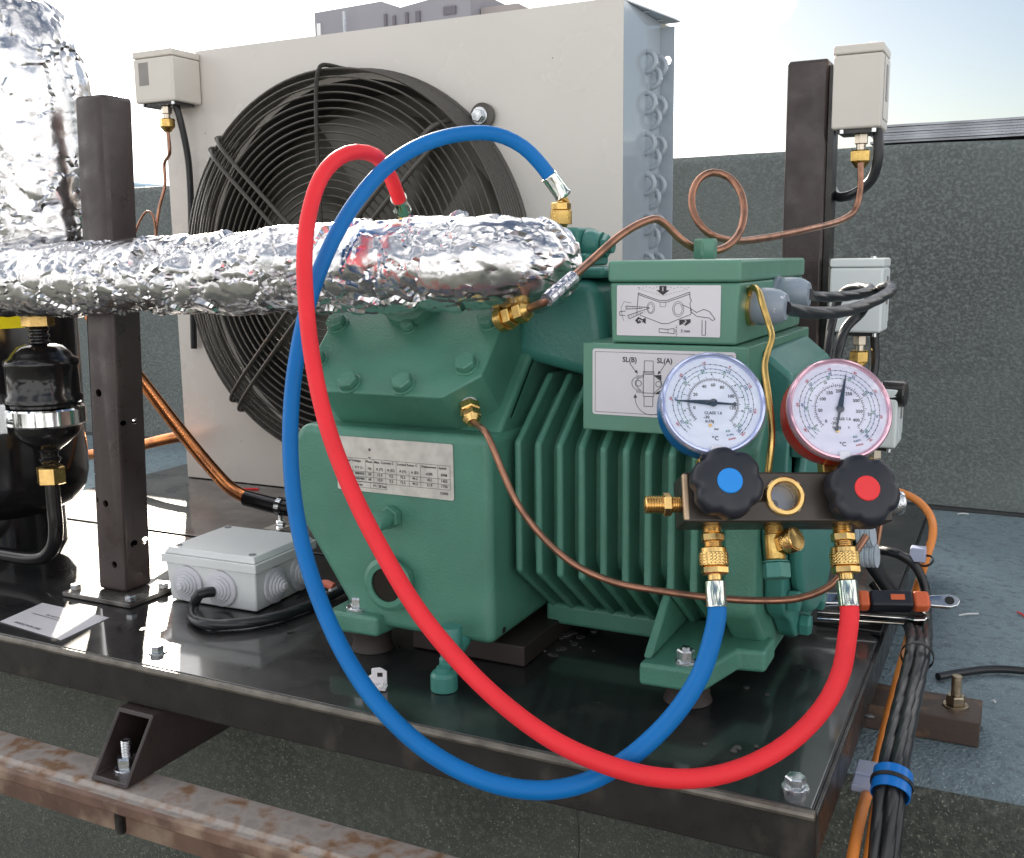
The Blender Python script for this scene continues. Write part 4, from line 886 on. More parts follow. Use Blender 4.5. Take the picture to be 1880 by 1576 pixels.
cable('capillary', [conl + V((0, 0, .004)), conl + V((.001, 0, -.03)), at(302, 300, y=.578), at(303, 340, y=.575), at(292, 385, y=.57), at(286, 440, y=.565), at(290, 500, y=.56)], .0024, COPPERD, 'thin copper capillary running down from the beige switch', 'copper pipe')
cable('copper_wire', [at(240, 455, y=.56), at(255, 410, y=.56), at(270, 388, y=.562), at(280, 395, y=.563), at(286, 430, y=.564), at(288, 480, y=.564)], .0018, COPPERD, 'fine bent copper capillary between black post and condenser', 'copper pipe')
# heavy black motor cables from the glands, looping past the middle switch
e1 = g1 + V((.026, -.001, -.001)); e2 = g2 + V((.026, -.001, 0))
cable('motor_cable', [e1, at(1470, 572, y=.19), at(1520, 575, y=.22), at(1565, 568, y=.26), at(1600, 555, y=.30), at(1628, 540, y=.34), at(1637, 530, y=.38), at(1625, 527, y=.42), at(1600, 545, y=.46), at(1580, 575, y=.48), at(1555, 600, y=.47), at(1540, 640, y=.46), at(1530, 700, y=.45), at(1528, 800, y=.44)], .0050, CABLE, 'black motor cable from the front gland, outermost loop over the white switch', twist=True, group='motor cables')
cable('motor_cable', [e2, at(1495, 545, y=.32), at(1540, 545, y=.36), at(1580, 540, y=.40), at(1598, 533, y=.43), at(1590, 528, y=.46), at(1565, 529, y=.48), at(1542, 545, y=.50), at(1530, 580, y=.50), at(1520, 650, y=.48), at(1515, 760, y=.47)], .0048, CABLE, 'black motor cable from the rear gland, inner loop by the post', twist=True, group='motor cables')
cable('switch_cable', [conm + V((.014, .01, .036)), conm + V((.016, .01, -.0)), conm + V((.010, .0, -.035)), conm + V((.0, -.02, -.09)), conm + V((-.005, -.04, -.2))], .0048, CABLE, 'black cable dropping from the middle pressure switch behind the red gauge')
cable('capillary', [conm + V((0, 0, .004)), conm + V((.001, 0, -.05)), conm + V((.004, 0, -.12)), conm + V((.02, -.02, -.2))], .0026, COPPERD, 'brown capillary below the brass nut of the middle switch', 'copper pipe')
cable('capillary', [conb + V((.01, 0, .004)), conb + V((.01, 0, -.04)), conb + V((.004, -.02, -.11))], .0030, COPPERD, 'brown capillary under the lowest switch behind the red knob', 'copper pipe')

# ================================================================== LEFT VESSELS AND PIPES
rv = thing('liquid_receiver', (-1.0, .26, 0), 'tall glossy black receiver tank with yellow label at the left edge', 'tank')
RC = V((-1.015, .215, 0)); RR = .105
m = Matrix.Translation(RC); g = G()
pr = [(.05, .040), (.075, .046), (.092, .056), (.101, .070), (RR, .088), (RR, .305), (.098, .322), (.075, .334), (.04, .340), (.0001, .342)]
g.lathe(pr, m, 72); g.build('shell', BLACKG, rv, angle=60)
g = G(); g.lathe([(.074, .0008), (.074, .046), (.070, .046), (.070, .0008)], m, 64, cap=False); g.build('skirt', BLACKG, rv)
g = G(); vs = []; fs = []
for i in range(25):
    a = math.radians(-125 + 112 * i / 24)
    for z in (.2690, .3020): vs.append(RC + V(((RR + .0006) * math.cos(a), (RR + .0006) * math.sin(a), z)))
for i in range(24): a = 2 * i; fs.append((a, a + 2, a + 3, a + 1))
g.add(vs, fs); g.build('yellow_label', YELLOW, rv)
# filter canister with chrome clamp
fcx = at(79, 700, y=.135); FX = V((fcx.x, .135, 0)); zz = lambda py: at(79 + (py - 700) * .075, py, y=.135).z
cn = thing('filter_drier', (FX.x, FX.y, zz(830)), 'glossy black filter canister with chrome clamp band hanging below the foil pipe', 'filter')
m = Matrix.Translation(FX); R0 = .0365; g = G()
g.lathe([(.010, zz(640)), (.014, zz(632)), (.022, zz(636)), (.029, zz(648)), (.0315, zz(655)), (R0, zz(660)), (R0 + .001, zz(668)), (R0 - .0005, zz(672)), (R0 - .0005, zz(722)), (R0 + .002, zz(728)), (R0 + .002, zz(736)), (R0 - .001, zz(740)), (R0 - .001, zz(744))][::-1], m, 56); g.build('upper_shell', BLACKG, cn, angle=50)
g = G(); g.lathe([(R0 + .0018, zz(747)), (R0 + .0035, zz(750)), (R0 + .0035, zz(775)), (R0 + .001, zz(779))], m, 56); cl = g.build('clamp_band', CHROME, cn)
g = G(); ca = V((-.25, -1, 0)).normalized(); mm = frame(FX + V((-.62, -.78, 0)) * (R0 + .004) + V((0, 0, zz(764))), (.78, -.62, 0), (0, 0, 1), (-.62, -.78, 0)); g.box((-.010, -.016, -.004), (.008, .016, .007), mm); g.build('clamp_lug', STEEL, cl, bevel=.002)
g = G(); g.tube([mm @ V((-.012, -.003, .010)), mm @ V((.020, -.003, .010))], .0032, 14); g.build('clamp_bolt', CHROME, cl)
g = G(); g.lathe([(R0 - .002, zz(780)), (R0 - .003, zz(790)), (.030, zz(800)), (.020, zz(815)), (.014, zz(822)), (.009, zz(830)), (.009, zz(838)), (.012, zz(842)), (.009, zz(850))], m, 48); g.build('lower_shell', BLACKG, cn, angle=50)
g = G(); g.hexa(.0150, zz(888), zz(856), m, ch=.06); g.build('outlet_nut', BRASS, cn)
g = G(); g.hexa(.0160, zz(600), zz(572), m @ Matrix.Rotation(.4, 4, 'Z'), ch=.06); g.build('inlet_nut', BRASS, cn)
g = G(); g.thread(.0105, zz(634), zz(600), m, pitch=.006, depth=.18); g.build('neck', BLACKG, cn)
cable('black_pipe', [V((FX.x, FX.y, zz(889))), V((FX.x, FX.y, zz(930))), V((FX.x, FX.y, zz(970))), V((FX.x - .005, FX.y, zz(1000))), V((FX.x - .018, FX.y, zz(1022))), V((FX.x - .04, FX.y, zz(1032))), V((FX.x - .09, FX.y, zz(1034))), V((FX.x - .16, FX.y, zz(1034)))], .0078, BLACKG, 'black pipe bending left from the brass nut under the filter canister', 'pipe')
# copper pipes behind the post
tk = thing('copper_pipe', at(455, 920, z=.012), 'bright thick copper pipe slanting down behind the post into a black sleeve', 'copper pipe')
P0 = [at(150, 560, y=.42), at(258, 697, y=.42), at(330, 790, y=.42), at(395, 868, y=.42), at(425, 898, y=.42), at(460, 916, y=.42), at(500, 926, y=.42)]
g = G(); g.tube(spline(P0, .008), .0088, 20); g.build('tube', COPPER, tk)
g = G(); g.tube([at(452, 915, y=.42), at(515, 931, y=.42), at(560, 938, y=.42)], .0105, 20); g.build('black_sleeve', BLACKG, tk)
g = G(); c_ = at(516, 930, y=.42); g.lathe([(.0125, -.003), (.0125, .004)], axis_frame(c_, (1, 0, -.1)), 28); g.box((-.012, -.020, .0), (.012, .005, .0018), Matrix.Translation(at(515, 968, y=.41))); p = at(516, 968, y=.41); g.hexa(.006, .002, .009, Matrix.Translation(p)); g.tube([p + V((0, 0, -.03)), p + V((0, 0, .016))], .0028, 10); g.build('pipe_clamp', CHROME, tk)
cable('copper_pipe', [at(100, 850, y=.56), at(150, 838, y=.56), at(240, 822, y=.56), at(300, 808, y=.56), at(340, 800, y=.565)], .0085, COPPER, 'shorter copper pipe level behind the post, crossing to the condenser', 'copper pipe')
# deck sticker
sq = [at(a, b, z=.0008) for a, b in ((0, 1141), (78, 1107), (200, 1134), (112, 1175))]
sx = (sq[3] - sq[0]).normalized(); sy = V((-sx.y, sx.x, 0))
g = G(); g.prism([(p.x, p.y) for p in sq][::1], .0003, .0008); stk = g.build('paper_sticker', PAPER, smooth=False); tag(stk, 'white paper sticker lying on the deck in front of the left post', 'sticker')
P_ = Print(frame(sq[0] + V((0, 0, .0003)), (sq[3] - sq[0]).normalized(), V((0, 0, 1)).cross((sq[3] - sq[0]).normalized()), (0, 0, 1)))
P_.text(INK, 'HANDLE WITH CARE', .035, .006, .0042); P_.line(INK, .006, .030, .06, .030, .0008); P_.text(INK, 'DO NOT TILT', .035, .034, .0040)
P_.build(stk)

# ================================================================== JUNCTION BOX
jb = thing('junction_box', (-.61, .18, 0), 'grey plastic junction box with ringed grommets on the deck', 'junction box')
JX0, JX1, JY0, JY1, JZ = -.668, -.556, .140, .236, .041
jm = Matrix.Translation((JX1, JY0, 0)) @ Matrix.Rotation(math.radians(2.0), 4, 'Z') @ Matrix.Translation((-JX1, -JY0, 0))
g = G(); vs = []
for (e, z) in ((0.0025, .001), (0, JZ)): vs += [(JX0 + e, JY0 + e, z), (JX1 - e, JY0 + e, z), (JX1 - e, JY1 - e, z), (JX0 + e, JY1 - e, z)]
g.add(vs, [(0, 3, 2, 1), (4, 5, 6, 7), (0, 1, 5, 4), (1, 2, 6, 5), (2, 3, 7, 6), (3, 0, 4, 7)], jm); g.build('base', JBOX, jb, bevel=.0022, seg=3)
g = G(); g.box((JX0 - .003, JY0 - .003, JZ + .0002), (JX1 + .003, JY1 + .003, JZ + .0095), jm); jl = g.build('lid', JBOX, jb, bevel=.0012, seg=2)
g = G(); vs = []
for (e, z) in ((-.001, JZ + .0097), (.003, JZ + .0155)): vs += [(JX0 + e, JY0 + e, z), (JX1 - e, JY0 + e, z), (JX1 - e, JY1 - e, z), (JX0 + e, JY1 - e, z)]
g.add(vs, [(0, 3, 2, 1), (4, 5, 6, 7), (0, 1, 5, 4), (1, 2, 6, 5), (2, 3, 7, 6), (3, 0, 4, 7)], jm); g.build('raised_top', JBOX, jl, bevel=.0012, seg=2)
for (x, y) in ((JX0 + .010, JY0 + .010), (JX1 - .010, JY0 + .010), (JX1 - .010, JY1 - .010), (JX0 + .010, JY1 - .010)):
    g = G(); g.torus((x, y, JZ + .0157), .0035, .0004, jm, n=24, k=6); g.box((x - .0026, y - .0004, JZ + .0155), (x + .0026, y + .0004, JZ + .0160), jm @ Matrix.Translation((x, y, 0)) @ Matrix.Rotation(.8, 4, 'Z') @ Matrix.Translation((-x, -y, 0))); g.build('lid_screw', mat('slot_grey', (.22, .23, .24), .5) if 'slot_grey' not in MATS else MATS['slot_grey'], jl)
def grommet(p, ax):
    m = jm @ axis_frame(p, ax); pr = [(.0182, -.0005), (.0182, .0018), (.0170, .0024)]
    for k in range(5):
        r_ = .0135 - .0024 * k; z = .0026 + .0022 * k; pr += [(r_, z), (r_, z + .0014), (r_ - .0009, z + .0022)]
    pr.append((.0001, pr[-1][1])); g = G(); g.lathe(pr, m, 36); return g.build('grommet', GROM, jb, angle=30)
for x in (JX0 + .028, JX0 + .070): grommet((x, JY0 - .0002, .0215), (0, -1, 0))
for y in (JY0 + .030, JY0 + .072): grommet((JX1 + .0002, y, .0215), (1, 0, 0))
pj = jm @ V((JX0 + .070, JY0 - .012, .0215))
cable('box_cable', [pj, pj + V((-.006, -.012, .001)), at(357, 1110, z=.010), at(352, 1132, z=.006), at(378, 1146, z=.006), at(430, 1146, z=.006), at(500, 1135, z=.006), at(560, 1115, z=.006), at(610, 1092, z=.007), at(640, 1075, z=.008)], .0052, CABLE, 'twisted black cable curling out of the grey junction box across the deck', twist=True)
o = cable('red_wire_stub', [at(588, 1073, y=.205), at(600, 1072, y=.205), at(612, 1078, y=.205)], .0042, mat('coral_plastic', (.75, .20, .13), .5), 'short coral red plastic tube end behind the left compressor foot', 'tube')
p = at(600, 1100, z=.001); g = G(); g.box((-.012, -.006, 0), (.010, .006, .006), Matrix.Translation(p)); g.box((.006, -.006, .0061), (.010, .006, .013), Matrix.Translation(p)); tag(g.build('cable_saddle', WHITEP, bevel=.0015), 'white plastic cable saddle tucked behind the left compressor foot', 'cable clamp')
o = cable('red_wire_bit', [at(447, 898, z=.001), at(475, 898, z=.001)], .0016, REDC, 'tiny red wire offcut lying on the deck before the condenser', 'wire offcut')
# white cable tie saddle lying near the front edge
cs = thing('cable_saddle', at(685, 1262, z=0), 'white plastic cable tie saddle lying on the deck beneath the blue hose', 'cable clamp')
pm = frame(at(688, 1264, z=0.0005), V((.92, .38, 0)), V((-.38, .92, 0)), V((0, 0, 1)))
g = G(); g.box((-.008, -.006, 0), (.010, .005, .0022), pm)
g.build('base', WHITEP, cs, bevel=.0008)
g = G(); pp = [(-.006, .0023), (.0095, .0023), (.0095, .013), (.004, .016), (-.003, .015), (-.003, .010), (-.008, .007)]
g.prism(pp, -.0052, -.0030, pm @ frame((0, 0, 0), (1, 0, 0), (0, 0, 1), (0, -1, 0))); g.build('back_arch', WHITEP, cs, bevel=.0006)
g = G(); g.prism([(-.0015, .0023), (.002, .0023), (.0085, .008), (.0085, .0045), (.004, -.001), (-.001, -.003)], .0048, .0068, pm @ frame((0, 0, 0), (1, 0, 0), (0, 0, 1), (0, -1, 0))); g.build('front_horn', WHITEP, cs, bevel=.0006)
g = G(); g.box((.0018, .0029, .0085), (.0062, .0034, .0120), pm); g.build('strap_slot', DARK, cs)

# ================================================================== GAUGE MANIFOLD
AZ, EL, RO = math.radians(29), math.radians(24), math.radians(-1.2)
mn = V((math.sin(AZ) * math.cos(EL), -math.cos(AZ) * math.cos(EL), math.sin(EL)))
mx_ = V((math.cos(AZ), math.sin(AZ), 0)); my_ = mn.cross(mx_)
mx_, my_ = math.cos(RO) * mx_ + math.sin(RO) * my_, -math.sin(RO) * mx_ + math.cos(RO) * my_
MO = at(1440, 912, y=.045); MF = frame(MO, mx_, my_, mn)
def loc(px, py, h=0.0): p = at_plane(px, py, MO + mn * h, mn); q = MF.inverted() @ p; return q.x, q.y
mg = thing('gauge_manifold', MO, 'two-gauge refrigerant manifold with blue and red dials hanging before the compressor', 'gauge manifold')
bx0, _ = loc(1256, 905); bx1, _ = loc(1638, 930); hy_ = .0163
g = G(); g.box((bx0, -hy_, -.034), (bx1, hy_, 0), MF); blk = g.build('valve_block', BLOCK, mg, bevel=.0016, seg=2)
g = G(); g.box((bx0 - .0006, -hy_ + .0012, -.0042), (bx0 + .0030, hy_ - .0012, .0003), MF); g.build('bare_edge', BLOCKE, blk, bevel=.001, seg=2)
# central sight glass
cut(blk, [G().lathe([(.0094, -.012), (.0094, .01)], MF, 40)])
g = G(); m = MF; g.lathe([(.0128, .0003), (.0128, .0022), (.0120, .0028), (.0098, .0028), (.0090, .0018), (.0090, -.0115)], m, 40, cap=False); sgm = g.build('sight_ring', BRASS, mg)
for k in range(4):
    a = k * PI / 2 + .75; g = G(); g.box((-.0016, -.0012, -.001), (.0016, .0012, .0006), m @ Matrix.Rotation(a, 4, 'Z') @ Matrix.Translation((.0112, 0, .0018))); g.build('ring_slot', BLOCKE, sgm)
g = G(); g.lathe([(.0001, -.0020), (.0089, -.0020)], m, 32, cap=False); g.build('lens', LENS, sgm, smooth=False)
g = G(); g.lathe([(.0001, -.0110), (.0089, -.0108)], m, 32, cap=False); g.build('float_chamber', mat('grey_chamber', (.16, .18, .22), .3, metal=.5), sgm, smooth=False)
g = G(); g.lathe([(.0001, -.0100), (.0026, -.0100)], m @ Matrix.Translation((-.004, -.003, 0)), 20, cap=False); g.build('valve_pin', NEEDLE, sgm, smooth=False)
# knobs
def knob(px, py, capm, lab):
    x, y = loc(px, py, .022); m = MF @ Matrix.Translation((x, y, 0)); g = G(); n = 96
    def R(k, base):
            f = ((k / n * 6 + .28) % 1.0) - .5
            return base * (1.03 - .105 * math.exp(-(f / .17) ** 2))
    vs = []; pr = [(.0185, .004), (.0215, .0055), (.0222, .009), (.0222, .0175), (.0208, .0205), (.0165, .0222)]
    for (r_, z) in pr:
        for k in range(n): a = 2 * PI * k / n; q = R(k, r_); vs.append((q * math.cos(a), q * math.sin(a), z))
    fs = [(i * n + k, i * n + (k + 1) % n, (i + 1) * n + (k + 1) % n, (i + 1) * n + k) for i in range(len(pr) - 1) for k in range(n)] + [tuple(range(n))[::-1], tuple(range((len(pr) - 1) * n, len(pr) * n))]
    g.add(vs, fs, m); kb = g.build('valve_knob', KNOB, mg, angle=50); tag(kb, lab)
    g = G(); g.lathe([(.0080, .0220), (.0080, .0228), (.0075, .0232), (.0001, .0233)], m, 36, cap=False); g.build('cap', capm, kb)
    g = G(); g.lathe([(.005, .0002), (.005, .006)], m, 20); g.build('stem', BRASS, kb)
knob(1340, 883, BLUEC, 'black scalloped knob with blue cap'); knob(1592, 897, REDC, 'black scalloped knob with red cap')
# gauges
def gauge(px, py, case, dialm, needle_a, high, lab):
    GH = .012; x, y = loc(px, py, GH); m = MF @ Matrix.Translation((x, y, GH)); R0 = .0335
    r = G(); r.lathe([(.0001, -.030), (.024, -.030), (.0310, -.0265), (.0332, -.019), (R0, -.006), (R0, -.0005)], m, 72, cap=False); r = r.build('gauge_case', case, mg); tag(r, lab)
    g = G(); g.lathe([(R0 + .0001, -.004), (R0 + .0008, -.003), (R0 + .0009, .0008), (R0 - .0002, .0028), (R0 - .0012, .0031), (R0 - .0020, .0024), (R0 - .0026, .0005)], m, 72, cap=False); g.build('bezel', mat('lilac_chrome' + ('b' if high else ''), (.50, .56, .82) if not high else (.78, .48, .58), .12, metal=.6), r)
    g = G(); g.lathe([(.0001, .0004), (R0 - .0025, .0004)], m, 64, cap=False); d = g.build('dial', dialm, r, smooth=False)
    g = G(); g.lathe([(R0 - .0030, .0023), (R0 - .008, .0034), (.016, .0040), (.0001, .0042)][::-1], m, 64, cap=False); g.build('lens', LENS, r)
    P_ = Print(m @ Matrix.Translation((0, 0, .0006)))
    A = lambda f: math.radians(225 - 270 * f) - math.radians(3)
    rb = .0158
    P_.ring(INK, 0, 0, rb, .00026, A(0), A(1), 60)
    if high: big = ((0, '0'), (.14, '50'), (.28, '100'), (.39, '150'), (.50, '200'), (.61, '250'), (.72, '300'), (.85, '350'), (.96, '400')); bar = ((.03, '0'), (.22, '5'), (.40, '10'), (.54, '15'), (.71, '20'), (.86, '25'), (1.0, '30'))
    else: big = ((.10, '0'), (.26, '20'), (.40, '40'), (.50, '60'), (.60, '80'), (.74, '100'), (.88, '120')); bar = ((.02, '-1'), (.10, '0'), (.22, '1'), (.30, '2'), (.39, '3'), (.49, '4'), (.58, '5'), (.68, '6'), (.78, '7'), (.88, '8'), (1.0, '10'))
    n = 90 if not high else 55
    for i in range(n + 1):
        a = A(i / n); c, s_ = math.cos(a), math.sin(a); L = .0022 if i % 5 == 0 else .0012; P_.line(INK, rb * c, rb * s_, (rb + L) * c, (rb + L) * s_, .00028)
        if i % 2 == 0: P_.line(INK, rb * c, rb * s_, (rb - .0011) * c, (rb - .0011) * s_, .00024)
    for f, t in big: a = A(f); P_.text(INK, t, .0128 * math.cos(a), .0122 * math.sin(a), .0030)
    for f, t in bar: a = A(f); P_.text(INK, t, .0193 * math.cos(a), .0193 * math.sin(a), .0024, rot=a - PI / 2)
    for (rr, k, ts) in ((.0208, INKG, ('-60', '-40', '-30', '-20', '-10', '0', '+10', '+20')), (.0232, INKB, ('-50', '-40', '-20', '0', '+10', '+20', '+30', '+40')), (.0262, INKR, ('-40', '-30', '-20', '-10', '0', '+10', '+20', '+30'))):
        if high: ts = tuple(str(int(t) + 40) if not t.startswith('-') else t for t in ts)
        P_.ring(k if k is not INKR else INK, 0, 0, rr, .00024, A(-.02), A(1.02), 72)
        for i in range(36):
            a = A(i / 35); P_.ring(INK if k is INKR else k, rr * math.cos(a), rr * math.sin(a), .00026, .00034, n=6)
        for i, t in enumerate(ts):
            a = A(.02 + .96 * i / (len(ts) - 1) + .02 * (rr > .022)); P_.text(k, t, (rr + .0012) * math.cos(a), (rr + .0012) * math.sin(a), .0023, rot=a - PI / 2)
    P_.text(INK, 'CLASS 1.6', -.0004 if not high else 0.001, -.0066, .0027); P_.text(INK, '\u00b0C', .0, -.0235, .0038); P_.text(INK, '-30', -.0048, -.0094, .0028); P_.text(INK, 'in.Hg', -.0030, -.0120, .0027); P_.text(INK, 'bar' if not high else 'p', .0012 if not high else .005, -.0172 if not high else -.012, .0022)
    for i, t in enumerate(('R22', 'R134a', 'R404A') if not high else ('R22', 'R407C', 'R404A')):
        P_.text((INKG, INKB, INKR)[i], t, .0085 + .0012 * i, -.0185 - .0026 * i, .0018, rot=.22)
    P_.build(d)
    g = G(); g.lathe([(.0011, .0006), (.0011, .0012)], m @ Matrix.Translation((-.0028, -.0148, 0)), 14); g.build('zero_screw', BRASS, d)
    g = G(); a = needle_a; nm = m @ Matrix.Rotation(a, 4, 'Z') @ Matrix.Translation((0, 0, .0012))
    g.prism([(-.0150, .0009), (-.0138, .0016), (-.0125, .0006), (-.0018, .0008), (.0, .0026), (.0022, .0018), (.0245, .00012), (.0245, -.00012), (.0022, -.0018), (.0, -.0026), (-.0018, -.0008), (-.0125, -.0006), (-.0138, -.0016), (-.0150, -.0009)][::-1], 0, .0004, nm); g.lathe([(.0026, .0004), (.0026, .0010), (.0008, .0014)], nm, 20); g.build('needle', NEEDLE, r, smooth=False)
    g = G(); g.box((-.0035, -R0 - .0006, -.0010), (.0035, -R0 + .0050, .0036), m); g.build('clip', mat('clear_plastic', (.72, .73, .80), .2) if 'clear_plastic' not in MATS else MATS['clear_plastic'], r, bevel=.0006)
    g = G(); g.box((x - .0062, hy_ + .0002, -.022), (x + .0062, hy_ + .012, -.010), MF); g.build('gauge_stem', BRASSD, mg, bevel=.0008)
gauge(1309, 741, BLUEG, DIAL, math.radians(176), False, 'low pressure gauge with blue case')
gauge(1541, 752, REDG, DIALP, math.radians(75.5), True, 'high pressure gauge with red case')
# bottom and side fittings (local -y axis)
def fit_frame(x, z=-.017): return MF @ frame((x, -hy_, z), (1, 0, 0), (0, 0, -1), (0, -1, 0)) if False else MF @ Matrix.Translation((x, -hy_, z)) @ Matrix.Rotation(PI / 2, 4, 'X') @ Matrix.Diagonal((1, 1, .80, 1))
def hose_fit(x):
    m = fit_frame(x); r = G(); r.thread(.0062, .0, .0058, m, pitch=.0012, depth=.08); r.hexa(.0078, .0060, .0130, m); r.thread(.0060, .0130, .0175, m, pitch=.0012, depth=.10); r = r.build('port', BRASS, mg, angle=25)
    g = G(); g.lathe([(.0078, .0176), (.0086, .0186), (.0086, .0220)], m, 30); g.knurl(.0092, .0222, .0325, m); g.hexa(.0092, .0328, .0395, m, ch=.18); g.lathe([(.0046, .0396), (.0046, .0440)], m, 20); g.build('coupler', BRASS, mg, angle=25)
    return m
px1 = loc(1308, 985, -.017)[0]; px2 = loc(1421, 985, -.017)[0]; px3 = loc(1547, 985, -.017)[0]
m1 = hose_fit(px1); m3 = hose_fit(px3); m2 = fit_frame(px2)
g = G(); g.thread(.0062, 0, .0075, m2, pitch=.0012, depth=.08); g.lathe([(.0066, .0078), (.0066, .0270), (.0058, .0285)], m2, 24); g.build('charging_port', BRASSD, mg)
g = G(); g.lathe([(.0085, .0290), (.0085, .0300)], m2, 24); g.hexa(.0090, .0302, .0430, m2, ch=.06); g.build('green_cap', TEAL, mg, angle=25)
sv = (m2 @ V((0, 0, .0165))); dv = (mn * .85 + mx_ * .55 + my_ * .15).normalized(); mm = axis_frame(sv, dv); g = G(); g.hexa(.0080, .006, .010, mm); g.knurl(.0078, .0102, .0180, mm, a=.0003); g.lathe([(.0074, .0181), (.0070, .0188), (.0001, .0189)], mm, 28, cap=False); g.build('valve_core_cap', BRASS, mg, angle=25)
ml = MF @ Matrix.Translation((bx0, -.0025, -.014)) @ Matrix.Rotation(-PI / 2, 4, 'Y'); g = G(); g.thread(.0055, 0, .006, ml, pitch=.0013, depth=.12); g.hexa(.0078, .006, .0115, ml); g.thread(.0060, .0115, .0235, ml, pitch=.0016, depth=.14); g.lathe([(.0035, .0236), (.0035, .0238)], ml, 16); g.build('side_port', BRASS, mg, angle=25)
mr = MF @ Matrix.Translation((bx1, -.0015, -.014)) @ Matrix.Rotation(PI / 2, 4, 'Y'); g = G(); g.lathe([(.0065, 0), (.0065, .003)], mr, 20); g.knurl(.0082, .003, .0105, mr, a=.0003); g.lathe([(.0082, .0106), (.0075, .0125), (.0001, .0126)], mr, 24, cap=False); g.build('end_cap', STEEL, mg, angle=25)
# hanging hook
P0 = [at(1392, 568, x=-.066), at(1380, 530, x=-.0665), at(1384, 541, x=-.066)]
hk = [MF @ V((loc(1419, 865)[0], hy_ + .0002, -.012)), at(1417, 800, y=.062), at(1411, 730, y=.080), at(1404, 672, y=.098), at(1409, 648, y=.108), at(1417, 620, y=.118), at(1412, 597, y=.126), at(1400, 560, y=.13), at(1392, 535, y=.14), at(1381, 528, y=.150), at(1374, 540, y=.156), at(1373, 566, y=.158)]
g = G(); g.tube(spline(hk, .003), .0023, 12); g.build('hook', BRASSD, mg)

# ================================================================== HOSES
def hose(name, mt, m, pts, end_r, label, endfit):
    p0 = m @ V((0, 0, .0440)); d0 = ((m @ V((0, 0, 1))) - (m @ V((0, 0, 0)))).normalized()
    h = thing(name, p0, label, 'hose')
    g = G(); mm = axis_frame(p0, d0); g.lathe([(.0052, 0), (.0066, .0010), (.0066, .0165), (.0070, .0172)], mm, 28); g.build('ferrule', FERR, h)
    P = [p0 + d0 * .0155, p0 + d0 * .022] + [at(a, b, d=c) for a, b, c in pts]
    S_ = spline(P, .007); g = G(); g.tube(S_, .0061, 20); g.build('rubber_tube', mt, h)
    e = S_[-1]; de = (S_[-1] - S_[-3]).normalized(); mm = axis_frame(e - de * .004, de); g = G(); g.lathe([(.0072, 0), (.0074, .001), (.0070, .0025), (.0070, .019), (.0078, .0205), (.0062, .0225)], mm, 28); g.build('ferrule', FERR, h)
    endfit(h, e - de * .004 + de * .0225, de)
    return h
def fit_blue(h, p, d):
    t = at(1030, 372, d=(p - CAM).dot(fw)); g = G(); g.tube([p - d * .001, p + d * .006, t + V((0, 0, .004)), t], .0034, 12); g.build('stem', BRASS, h)
    m = Matrix.Translation(t) @ Matrix.Rotation(PI, 4, 'X'); g = G(); g.hexa(.0085, 0, .0065, m, ch=.12); g.knurl(.0090, .0068, .0185, m); g.lathe([(.0060, .0186), (.0045, .0215)], m, 20); g.build('coupler', BRASSD, h, angle=25)
def fit_red(h, p, d):
    g = G(); g.tube([p, p + V((0, 0, -.05))], .0040, 12); g.build('stem', BRASS, h)
hose('blue_hose', BLUEH, m1, [(1306, 1180, .658), (1288, 1235, .657), (1252, 1295, .656), (1202, 1352, .655), (1138, 1404, .654), (1075, 1437, .653), (1010, 1451, .652), (940, 1447, .655), (865, 1424, .662), (780, 1375, .676), (700, 1300, .695), (640, 1215, .715), (590, 1110, .738), (555, 1000, .757), (536, 880, .772), (534, 760, .784), (546, 650, .795), (572, 540, .805), (612, 440, .812), (660, 362, .820), (715, 303, .828), (780, 264, .838), (850, 246, .848), (910, 247, .858), (960, 270, .868), (995, 305, .876), (1013, 330, .88)], .006, 'long blue charging hose looping in front of the compressor', fit_blue)
hose('red_hose', REDH, m3, [(1554, 1180, .662), (1546, 1228, .661), (1523, 1282, .659), (1483, 1333, .656), (1425, 1380, .651), (1350, 1415, .648), (1270, 1430, .640), (1190, 1425, .638), (1110, 1403, .640), (1020, 1362, .648), (930, 1298, .660), (850, 1222, .675), (770, 1125, .692), (700, 1010, .710), (645, 900, .727), (603, 790, .742), (577, 680, .756), (563, 570, .768), (559, 470, .780), (568, 390, .790), (590, 325, .800), (622, 290, .812), (655, 279, .825), (690, 287, .84), (713, 318, .86), (727, 350, .88), (733, 368, .895)], .006, 'long red charging hose looping in front of the crankcase', fit_red)

# ================================================================== RIGHT SIDE: cables, tools, bits
oc = cable('orange_cable', [at(1630, 900, y=.50), at(1655, 905, y=.50), at(1685, 920, y=.49), at(1708, 948, y=.47), at(1712, 985, y=.44), at(1702, 1020, y=.43), at(1690, 1060, y=.43), at(1679, 1095, y=.43), at(1672, 1150, y=.38), at(1656, 1220, x=.024), at(1635, 1300, x=.018), at(1610, 1400, x=.014), at(1580, 1500, x=.016), at(1560, 1600, x=.016)], .0040, ORANGE, 'orange cable arching out from behind the red knob down the skid side')
cable('orange_cable', [at(1640, 1330, x=.020), at(1625, 1420, x=.020), at(1605, 1500, x=.020), at(1590, 1600, x=.020)], .0034, ORANGE, 'second orange cable, between the tie mounts and the black bundle')
centre = [(1688, 1185), (1673, 1260), (1653, 1350), (1638, 1430), (1629, 1520), (1621, 1610)]          # common line of the bundle below the tools
